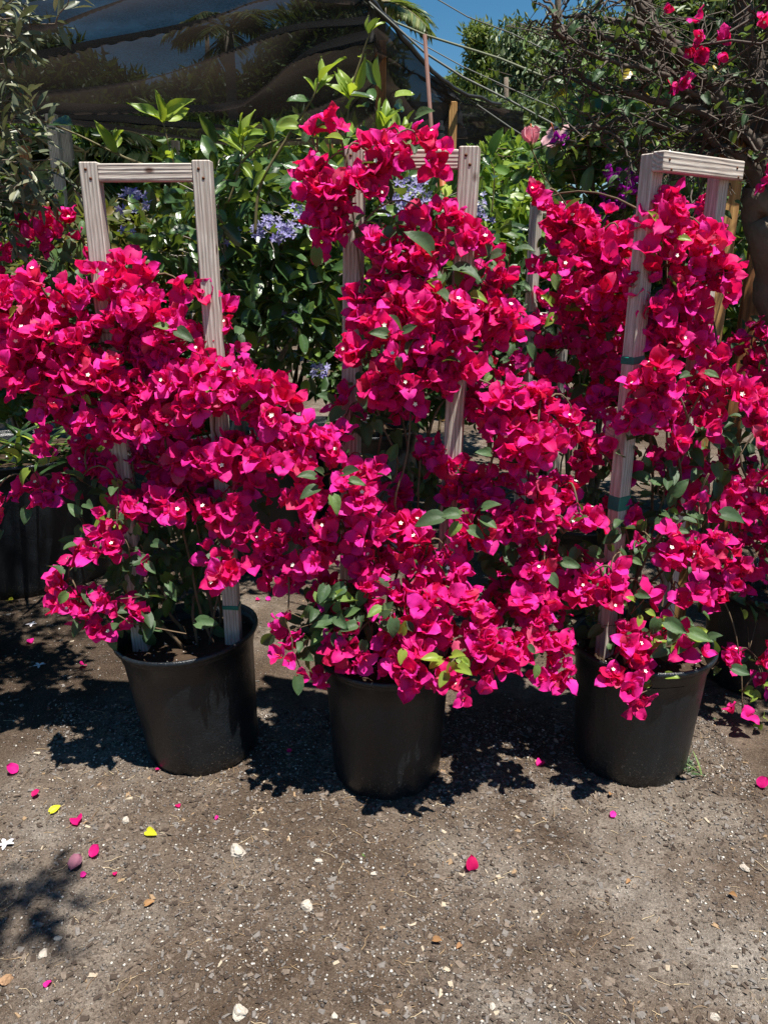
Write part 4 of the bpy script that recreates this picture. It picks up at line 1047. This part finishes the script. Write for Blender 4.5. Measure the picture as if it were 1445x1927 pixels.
cable([(640,-120),(825,0),(880,32),(960,62),(1090,125),(1250,215)], 7, 5.5, .0045, 'thin twisted cable highest across the blue sky')
cable([(620,-40),(735,38),(800,66),(940,110),(1080,168),(1200,225)], 7, 5.5, .008, 'thick faded green strap crossing below the thin twisted cable', M_rope)
cable([(690,0),(800,100),(870,145),(960,190),(1030,228),(1090,262)], 6.2, 6, .008, 'dark cable running on from the shade cloth edge')
cable([(770,70),(870,125),(1000,185),(1090,222)], 8, 7.5, .005, 'faint thin wire just above the dark cloth cable')
cable([(880,185),(960,240),(1040,290)], 7.9, 6.5, .007, 'pale guy wire from the cloth corner down to the bushes')

# pipes standing behind the middle plant
def pipe(name, label, px0, py0, px1, py1, Y, wpx, m, cat):
    a = at(px0, py0, Y); k = mpp(a); b = at(px1, py1, Y); d = (b - a); g_ = a + d * (a.z / -d.z)
    v, f = tube([g_, g_.lerp(a, .5), a], wpx * k / 2, wpx * k / 2, 12)
    return tag(link(name, mesh(name, v, f, m)), label, cat), a, k
pipe('rusty_pipe', 'thin rusty pole standing tall behind the middle bougainvillea', 799, 65, 815, 290, 4.5, 7.5, M_rust, 'pole')
p_, a, k = pipe('irrigation_riser', 'orange irrigation pipe with a black cap behind the middle trellis', 829, 258, 836, 420, 4.3, 12, M_orange, 'pipe')
v, f = lathe([(0, .075), (.011, .075), (.011, .05), (.018, .048), (.018, .03), (.014, .028), (.014, .015), (.021, .013), (.021, -.01), (.0, -.012)], 14)
link('cap', mesh('cap', v, f, M_black, smooth=False), p_, Matrix.Translation(a))

# ------------------------------------------------------------------ trees behind
def tree(name, label, base, H, boxes, T, m, bark, group='trees behind the shade house', tr=.16, hang=0.0, spread_=.5, sc_=1.0, px_boxes=True):
    o = empty(name, base); tag(o, label, 'tree', group); base = Vector(base); om_ = Matrix.Translation(-base)
    tp = wander(base, base + Vector((random.uniform(-.3, .3), 0, H)), 12, .35); v, f = tube(tp, tr, tr * .25, 8); link('trunk', mesh('trunk', v, f, bark), o, om_)
    B, C = Bag(), Bag()
    for (px, py, rx, ry, Y, n) in boxes:
        c = at(px, py, Y); k = mpp(c)
        cl = max(3, n // 30)
        for _ in range(cl):
            d = rdir(); q = random.random() ** .5
            cc = c + Vector((d.x * rx * k * q, d.y * rx * k * q * .8, d.z * ry * k * q))
            s0 = min(tp, key=lambda p: (p - cc).length + max(0, p.z - cc.z + .3) * 1.5)
            B.add(*tube(wander(s0, cc, 4, .12), .022 * sc_, .008, 4, False))
            for _ in range(95):
                e = rdir() * (random.random() ** .5) * spread_; e.z *= .7
                if hang: e.z -= random.random() * hang
                y = rdir() + Vector((0, 0, -1.1 if hang else .35)); 
                C.add_tpl(random.choice(T), frame(y, rdir(), cc + e - base, random.uniform(.7, 1.3) * sc_))
    link('branches', B.mesh('branches', [bark]), o, om_)
    cr = link('crown', C.mesh('crown', [m]), o); cr['kind'] = 'stuff'
def gb(px, Y): return Vector((at(px, 500, Y).x, Y, 0))
tree('pine_tree', 'pine with yellow green needles left in the group against the sky', gb(905, 24), 7.6, [(903,80,20,30,24,520),(925,150,50,40,24,1200),(890,190,30,40,24,600),(950,120,34,40,24,800),(940,210,60,30,24,800)], TR_T, M_pine, M_bark, tr=.15, spread_=.38)
tree('pine_tree', 'small pine behind the end of the cloth, beneath the tall pine', gb(857, 30), 6.4, [(857,165,13,26,30,420),(855,200,16,24,30,360)], TR_T, M_pine, M_bark, tr=.1, spread_=.35)
tree('drooping_tree', 'tall drooping grey green tree filling the sky beside the pine', gb(1040, 21), 9, [(1000,110,50,60,21,1300),(1040,70,60,40,21,1300),(1080,130,70,70,21,1900),(1010,190,70,50,21,1500),(965,50,28,16,21,260),(985,85,22,24,21,260),(1110,60,60,50,21,1200),(1060,200,80,50,21,1500),(1150,120,80,90,21,1500)], TR_T, M_gum, M_bark, hang=.8, tr=.2)
tree('shade_tree', 'dark broad tree behind the old bougainvillea', gb(1330, 16), 8.5, [(1270,150,120,120,16,2400),(1400,120,110,130,16,2400),(1330,20,120,90,16,1800),(1200,240,110,70,16,1500),(1380,280,110,90,16,1500)], TR_T, M_gum, M_bark, tr=.2, sc_=1.2)
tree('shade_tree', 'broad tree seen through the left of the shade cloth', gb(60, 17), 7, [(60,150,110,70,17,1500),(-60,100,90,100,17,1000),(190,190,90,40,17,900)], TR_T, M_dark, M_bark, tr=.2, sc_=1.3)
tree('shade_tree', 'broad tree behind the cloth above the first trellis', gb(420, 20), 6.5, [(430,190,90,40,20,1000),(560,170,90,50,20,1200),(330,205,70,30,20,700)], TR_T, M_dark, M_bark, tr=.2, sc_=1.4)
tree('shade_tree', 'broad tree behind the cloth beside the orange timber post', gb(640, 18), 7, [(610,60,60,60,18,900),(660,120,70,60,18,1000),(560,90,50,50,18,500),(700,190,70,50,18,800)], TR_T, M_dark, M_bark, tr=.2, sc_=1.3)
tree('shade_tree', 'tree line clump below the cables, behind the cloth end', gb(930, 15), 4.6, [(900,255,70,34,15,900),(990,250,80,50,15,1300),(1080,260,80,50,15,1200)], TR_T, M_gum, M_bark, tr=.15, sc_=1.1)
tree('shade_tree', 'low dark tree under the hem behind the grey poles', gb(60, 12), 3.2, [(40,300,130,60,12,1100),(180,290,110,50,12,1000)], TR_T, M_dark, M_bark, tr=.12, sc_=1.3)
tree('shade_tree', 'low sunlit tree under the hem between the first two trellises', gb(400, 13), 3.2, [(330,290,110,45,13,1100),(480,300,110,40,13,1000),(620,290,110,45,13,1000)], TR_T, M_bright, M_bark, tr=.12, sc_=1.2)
# palms
def frond(B, base, d, L, droop, n=34, lw=.035, ll=.45):
    d = Vector(d).normalized(); P = []
    for i in range(11):
        t = i / 10; P.append(Vector(base) + d * (L * t) + Vector((0, 0, -droop * t * t * L)))
    B.add(*tube(P, .018, .005, 5, False), 1)
    for i in range(n):
        t = .12 + .86 * i / n; k = min(int(t * 10), 9); p = P[k].lerp(P[k + 1], t * 10 - k); ax = (P[k + 1] - P[k]).normalized()
        side = ax.cross(Vector((0, 0, 1))).normalized()
        l_ = ll * (math.sin(math.pi * (.12 + .8 * t)) ** .6)
        for s in (-1, 1):
            y = side * s * .9 + ax * .75 + Vector((0, 0, -.25)) + rv(.12)
            tpl = NE_T[i % 3]
            M = frame(y, Vector((0, 0, 1)) + rv(.3), p, l_ / .22)
            B.add_tpl(tpl, M)
def palm(label, px, pyt, Y, nfr, L, tr=.12, group='palms behind the shade house'):
    top = at(px, pyt, Y); b = Vector((top.x, Y, 0)); o = empty('palm_tree', b); tag(o, label, 'palm tree', group); m_ = Matrix.Translation(-b)
    v, f = tube(wander(b, top, 10, .12), tr, tr * .75, 10); link('trunk', mesh('trunk', v, f, M_palebark), o, m_)
    for i in range(nfr):
        a = 6.283 * i / nfr + random.uniform(-.25, .25); el = random.uniform(-.25, 1.1)
        B = Bag(); frond(B, top, (math.cos(a), math.sin(a), el), L * random.uniform(.8, 1.1), random.uniform(.35, .7))
        link('frond', B.mesh('frond', [M_palm, M_greenstem]), o, m_)
palm('palm whose frond tips clear the cloth against the sky', 715, 5, 13, 11, .95)
palm('palm seen through the middle of the cloth with hanging fronds', 430, 60, 16, 12, 1.3)
palm('small palm with yellowing fronds under the cloth behind the grey poles', 165, 290, 6.6, 10, .7, .06)
# far woods closing the horizon
B = Bag()
for i in range(9000):
    x = random.uniform(-45, 45); y = random.uniform(38, 52)
    z = random.random() ** .7 * (5.2 + 2.0 * noise.noise(Vector((x * .15, 3, 0))))
    B.add_tpl(NE_T[i % 3], frame(rdir(), rdir(), (x, y, z), random.uniform(2.5, 5)))
o = link('distant_woods', B.mesh('distant_woods', [M_dark])); o['kind'] = 'stuff'; o['label'] = 'dark distant woods closing the view behind everything'; o['category'] = 'woods'

# ------------------------------------------------------------------ ground litter
def litter_mat(name, cols, rough=.9):
    m, n, l, p, out = mat(name); r = ramp(n, cols, 'CONSTANT'); l.new(rand01(n, l), r.inputs[0])
    t = tex_noise(n, l, 220, 3); l.new(mixc(n, l, .5, r.outputs[0], t.outputs[0], 'OVERLAY'), p.inputs['Base Color'])
    p.inputs['Roughness'].default_value = rough; p.inputs['Specular IOR Level'].default_value = .2; return m
M_chip = litter_mat('bark_chips', [(0, (0.052, 0.038, 0.029)), (.3, (0.095, 0.072, 0.055)), (.55, (0.155, 0.122, 0.095)), (.72, (0.15, 0.135, 0.122)), (.95, (0.25, 0.17, 0.10)), (.975, (0.36, 0.30, 0.22))])
M_grit = litter_mat('grit', [(0, (0.075, 0.065, 0.058)), (.3, (0.15, 0.125, 0.105)), (.55, (0.22, 0.195, 0.17)), (.75, (0.30, 0.27, 0.235)), (.92, (0.46, 0.42, 0.37)), (.98, (0.60, 0.56, 0.49))])
M_straw = litter_mat('straw', [(0, (0.30, 0.21, 0.12)), (.4, (0.42, 0.33, 0.21)), (.8, (0.20, 0.13, 0.08))])
OCT = np.array([(1, 0, 0), (0, 1, 0), (-1, 0, 0), (0, -1, 0), (0, 0, 1), (0, 0, -.6)], float)
OCF = np.array([(0, 1, 4), (1, 2, 4), (2, 3, 4), (3, 0, 4), (1, 0, 5), (2, 1, 5), (3, 2, 5), (0, 3, 5)])
def spot():
    """a place on the ground, denser near the camera"""
    if random.random() < .72: return random.uniform(-1.15, 1.15), 1.05 + 1.35 * random.random() ** 1.15
    return random.uniform(-2.0, 2.0), random.uniform(1.9, 4.4)
def scatter(name, n, fn, m, label, smooth=False):
    B = Bag()
    for _ in range(n): fn(B)
    o = link(name, B.mesh(name, [m], smooth)); o['kind'] = 'stuff'; o['label'] = label; o['category'] = name.replace('_', ' ')
def grit(B):
    x, y = spot()
    if noise.noise(Vector((x * 2.3, y * 2.3, 5))) + .6 * noise.noise(Vector((x * 7, y * 7, 2))) < random.uniform(-.5, .35): x, y = spot()
    s = .0011 + .0036 * random.random() ** 2.6
    V = OCT * (s * np.array([random.uniform(.7, 1.4), random.uniform(.7, 1.4), random.uniform(.5, .9)])) + rng.uniform(-.25, .25, (6, 3)) * s
    a = random.uniform(0, 3.1); c, q = math.cos(a), math.sin(a)
    V = V @ np.array([[c, -q, 0], [q, c, 0], [0, 0, 1]]).T
    B.add(V + np.array([x, y, gh(x, y) + s * .3]), OCF)
scatter('gravel', 42000, grit, M_grit, 'fine pale grit and gravel strewn over the dirt', True)
def chip(B):
    x, y = spot()
    if noise.noise(Vector((x * 1.6 + 7, y * 1.6, 0))) < random.uniform(-.55, .25): x, y = spot()
    ln = .004 + .017 * random.random() ** 2.2; wd = ln * random.uniform(.25, .75); th = random.uniform(.0008, .003)
    V = np.array([(-1, -1, -1), (1, -.7, -1), (1, .8, -1), (-.8, 1, -1), (-.9, -.9, 1), (.9, -.6, 1), (.8, .7, 1), (-.7, .9, 1)], float) + rng.uniform(-.3, .3, (8, 3))
    V *= np.array([ln / 2, wd / 2, th / 2])
    M = np.array((Matrix.Rotation(random.uniform(0, 6.28), 3, 'Z') @ Matrix.Rotation(random.gauss(0, .28), 3, 'X') @ Matrix.Rotation(random.gauss(0, .22), 3, 'Y')))
    F = quads([(0, 3, 2, 1), (4, 5, 6, 7), (0, 1, 5, 4), (1, 2, 6, 5), (2, 3, 7, 6), (3, 0, 4, 7)])
    B.add(V @ M.T + np.array([x, y, gh(x, y) + th * .5 + .0012]), F)
scatter('bark_mulch', 15000, chip, M_chip, 'small bark chips and wood crumbs trodden into the dirt')
def straw(B):
    x, y = spot(); ln = random.uniform(.012, .05); a = random.uniform(0, 6.28)
    d = Vector((math.cos(a), math.sin(a), 0)); p = Vector((x, y, 0)); P = []
    for k in range(4):
        q = p + d * (ln * (k / 3 - .5)) + Vector((-d.y, d.x, 0)) * (random.uniform(-.12, .12) * ln); q.z = gh(q.x, q.y) + .0025; P.append(q)
    r_ = random.uniform(.0004, .0011); B.add(*tube(P, r_, r_ * .7, 4))
scatter('straw_litter', 800, straw, M_straw, 'dry straw pieces and thin twigs on the dirt')

# single stones
def rock_mesh(s, seed):
    import bmesh
    r = random.Random(seed); bm = bmesh.new(); bmesh.ops.create_icosphere(bm, subdivisions=3, radius=1.0); ph = r.uniform(0, 99); V = []
    bm.verts.ensure_lookup_table()
    cuts = [(Vector((r.uniform(-1, 1), r.uniform(-1, 1), r.uniform(-.6, 1))).normalized(), r.uniform(.45, .8)) for _ in range(7)]
    for v_ in bm.verts:
        d = v_.co.normalized(); q = d * (1 + .3 * noise.noise(d * 1.6 + Vector((ph, 0, 0))))
        for n_, h in cuts:
            t = q.dot(n_) - h
            if t > 0: q = q - n_ * t * .85
        q = q * (1 + .14 * noise.noise(d * 5 + Vector((ph, 5, 0))) + .08 * noise.noise(d * 13 + Vector((ph, 5, 0))))
        V.append((q.x * s * 1.25, q.y * s, q.z * s * .8))
    F = [[v_.index for v_ in f_.verts] for f_ in bm.faces]; bm.free()
    return np.array(V), np.array(F)
M_brownstone = plain('brown_stone', (0.36, 0.22, 0.12), .9, .2, (0.22, 0.13, 0.08), 40, .002, 100)
M_stone = plain('limestone', (0.60, 0.55, 0.47), .9, .2, (0.22, 0.18, 0.14), 90, .003, 160)
for (px, py, s, lab) in ((446,1604,17,'large white stone with dark pits, on open dirt before the tilted pot'), (577,1708,14,'pale angular stone below the large white one'), (453,1910,18,'white stone cut by the bottom edge of the picture'),
    (83,1793,12,'round pale stone low in the corner, above the dark red bract'), (1400,1640,11,'white crumbly stone far from the pots, under the lone pink bract'), (1345,1908,11,'tan flat stone at the bottom edge'), (118,1605,0,''), (630,1918,8,'small white pebble near the bottom edge stone'),
    (925,1898,9,'white pebble by the pale sandy patch at the bottom'), (704,1643,6,'small white pebble right of the large stone'), (600,1622,8,'small pale stone above the angular one'), (238,1545,9,'cream stone beside the fallen yellow leaf'), (110,1765,8,'grey white pebble above the round pale stone'), (10,1840,14,'orange brown stone cut by the side edge')):
    if not s: continue
    p = gp(px, py); k = mpp(p); s_ = s * k * .82
    o = link('stone', mesh('stone', *rock_mesh(s_, px), M_brownstone if 'orange' in lab else M_stone, smooth=False), None, Matrix.Translation((p.x, p.y, gh(p.x, p.y) + s_ * .35)) @ Matrix.Rotation(px, 4, 'Z')); tag(o, lab, 'stone', 'loose stones on the dirt')

# fallen bracts, leaves and flowers
SB = [leaf_tpl(.046, .040, 5, .25, -.5 + .5 * i, .14, .45, .6, 2, 0, 0, 500 + i) for i in range(3)]
SBM = [mesh('fallen_bract', *t[:2], [M_bract], t[2]) for t in SB]
for i, (px, py, s, lab) in enumerate(((35,1457,1.0,'round magenta bract at the shadow edge by the picture side'), (62,1503,.7,'small coral red bract above the yellow leaf'), (146,1538,1.05,'bright magenta bract beside the yellow leaf'), (172,1615,.9,'crumpled pink bract before the soft shadow'),
    (152,1648,.45,'tiny red bract at the rim of the soft shadow'), (886,1635,1.0,'upright pink bract alone on the open dirt'), (1148,1540,.55,'small pink bract before the third pot'), (1426,1484,1.0,'pink bract lying at the far side edge'), (337,1520,.5,'small faded bract below the tilted pot'),
    (407,1545,.35,'tiny red bract petal before the tilted pot'), (217,1642,.35,'tiny dark red bract near the crumpled pink one'), (86,1860,.5,'dark red bract in the bottom corner'), (509,1130,.7,'pink bract on the sunny strip, nearer the middle pot'), (488,1128,.6,'pink bract furthest back on the sunny strip behind the first two pots'),
    (60,1210,.9,'dull magenta bract in the dappled shade'), (40,1092,.6,'small red bract by the foot of the big pot'), (160,1255,.9,'shaded bract behind the tilted pot'), (1020,1435,.8,'dim magenta bract deep in the shadow between pots'), (300,1445,.4,'bit of red bract by the tilted pot shadow'), (540,1412,.45,'red bract fragment between first and second pot'))):
    p = gp(px, py)
    y = Vector((random.uniform(-1, 1), random.uniform(-1, 1), .35 if s > .8 else .1)); z = Vector((random.uniform(-.5, .5), -.5, .9))
    if px == 886: y = Vector((.1, .3, 1)); z = Vector((.2, -1, .3))
    o = link('fallen_bract', SBM[i % 3], None, frame(y, z, (p.x, p.y, gh(p.x, p.y) + .006), s * .82)); tag(o, lab, 'petal', 'bracts fallen on the dirt')
o = link('fallen_bract', SBM[0], None, frame((.3, 1, .2), (0, -.3, 1), gp(135, 1640) + Vector((0, 0, .006)), .9)); tag(o, 'withered dusty purple bract inside the soft shadow rim', 'petal', 'bracts fallen on the dirt'); 
o.data = mesh('fallen_bract', *SB[0][:2], [leaf_mat('withered_bract', [(0, (.22, .08, .12)), (1, (.25, .10, .14))], .7, .2, .2, (.3, .08, .12))], SB[0][2])
YLm = [mesh('fallen_leaf', *t[:2], [M_yellow], t[2]) for t in BL_T]; DLm = [mesh('fallen_leaf', *t[:2], [M_brownleaf], t[2]) for t in BL_T]
for (px, py, s, ms, lab) in ((92,1533,.65,YLm,'yellow heart shaped leaf beside the bright magenta bract'), (274,1566,.75,YLm,'folded yellow leaf before the tilted pot'), (1150,1497,0.42,DLm,'red brown dry leaf at the foot of the third pot'), (990,1475,0.36,DLm,'orange brown dry leaf in sun between pots'),
    (1185,1655,0.30,DLm,'small dry leaf on the sandy patch'), (15,1130,.9,YLm,'pale yellow leaf by the big pot shade'), (812,1772,0.48,DLm,'curled tan leaf in the lower middle dirt'), (868,1778,0.36,DLm,'tan leaf scrap beside the curled one'), (1370,1685,0.42,DLm,'dry brown leaf cluster scrap near the white crumbly stone'), (270,1705,0.48,DLm,'dry folded leaf crossing twigs below the soft shadow')):
    p = gp(px, py); y = Vector((random.uniform(-1, 1), random.uniform(-1, 1), .2)); o = link('fallen_leaf', random.choice(ms), None, frame(y, Vector((random.uniform(-.5, .5), -.4, .9)), (p.x, p.y, gh(p.x, p.y) + .006), s)); tag(o, lab, 'leaf', 'leaves fallen on the dirt')
for (px, py, lab) in ((12,1592,'white star flower fallen at the picture side below the yellow leaf'), (75,1255,'white star flower fallen in the dappled shade'), (60,1175,'white star flower fallen behind the dappled bract'), (580,1112,'lavender white star flower on the sunny dirt behind the pots')):
    p = gp(px, py); o = link('fallen_flower', mesh('fallen_flower', *ST_T[0][:2], [M_white], ST_T[0][2]), None, Matrix.Translation((p.x, p.y, gh(p.x, p.y) + .004)) @ Matrix.Scale(1.25, 4) @ Matrix.Rotation(px, 4, 'Z')); tag(o, lab, 'flower', 'star flowers fallen on the dirt')
# weeds
GT = [leaf_tpl(.09, .006, 4, .2, .7, .02, .2, .6, 1, 0, 0, 600 + i) for i in range(3)]
def weed(px, py, n, T, m, s, label, name='weed_tuft', spread_=.03):
    p = gp(px, py); o = empty(name, Vector((p.x, p.y, gh(p.x, p.y) - .004))); tag(o, label, 'weed', 'weeds in the dirt')
    ms = [mesh('leaf', *t[:2], [m], t[2]) for t in T]
    for i in range(n):
        a = random.uniform(0, 6.28); q = Vector((random.uniform(-1, 1), random.uniform(-1, 1), 0)) * spread_
        link('leaf', ms[i % len(ms)], o, frame((math.cos(a), math.sin(a), random.uniform(.3, 1.6)), (0, -.2, 1), q, s * random.uniform(.5, 1.2)))
weed(1300, 1448, 22, GT, M_bleaf, .8, 'grass tuft at the foot of the third pot')
weed(85, 1085, 60, GT, M_bright, .9, 'grassy weeds at the foot of the big pot', spread_=.22)
weed(25, 1075, 40, GT, M_bright, 1.0, 'grassy weeds at the picture edge under the big pot', spread_=.15)
weed(795, 965, 70, BL_T, M_bright, .7, 'bright leafy weed on sunlit dirt behind the middle plant', spread_=.13)
weed(1080, 945, 50, SM_T, M_bright, .8, 'feathery green weed beyond the gap by the third pot', spread_=.14)
weed(684, 1612, 5, BL_T, M_bright, .18, 'tiny green seedling on the open dirt', spread_=.006)
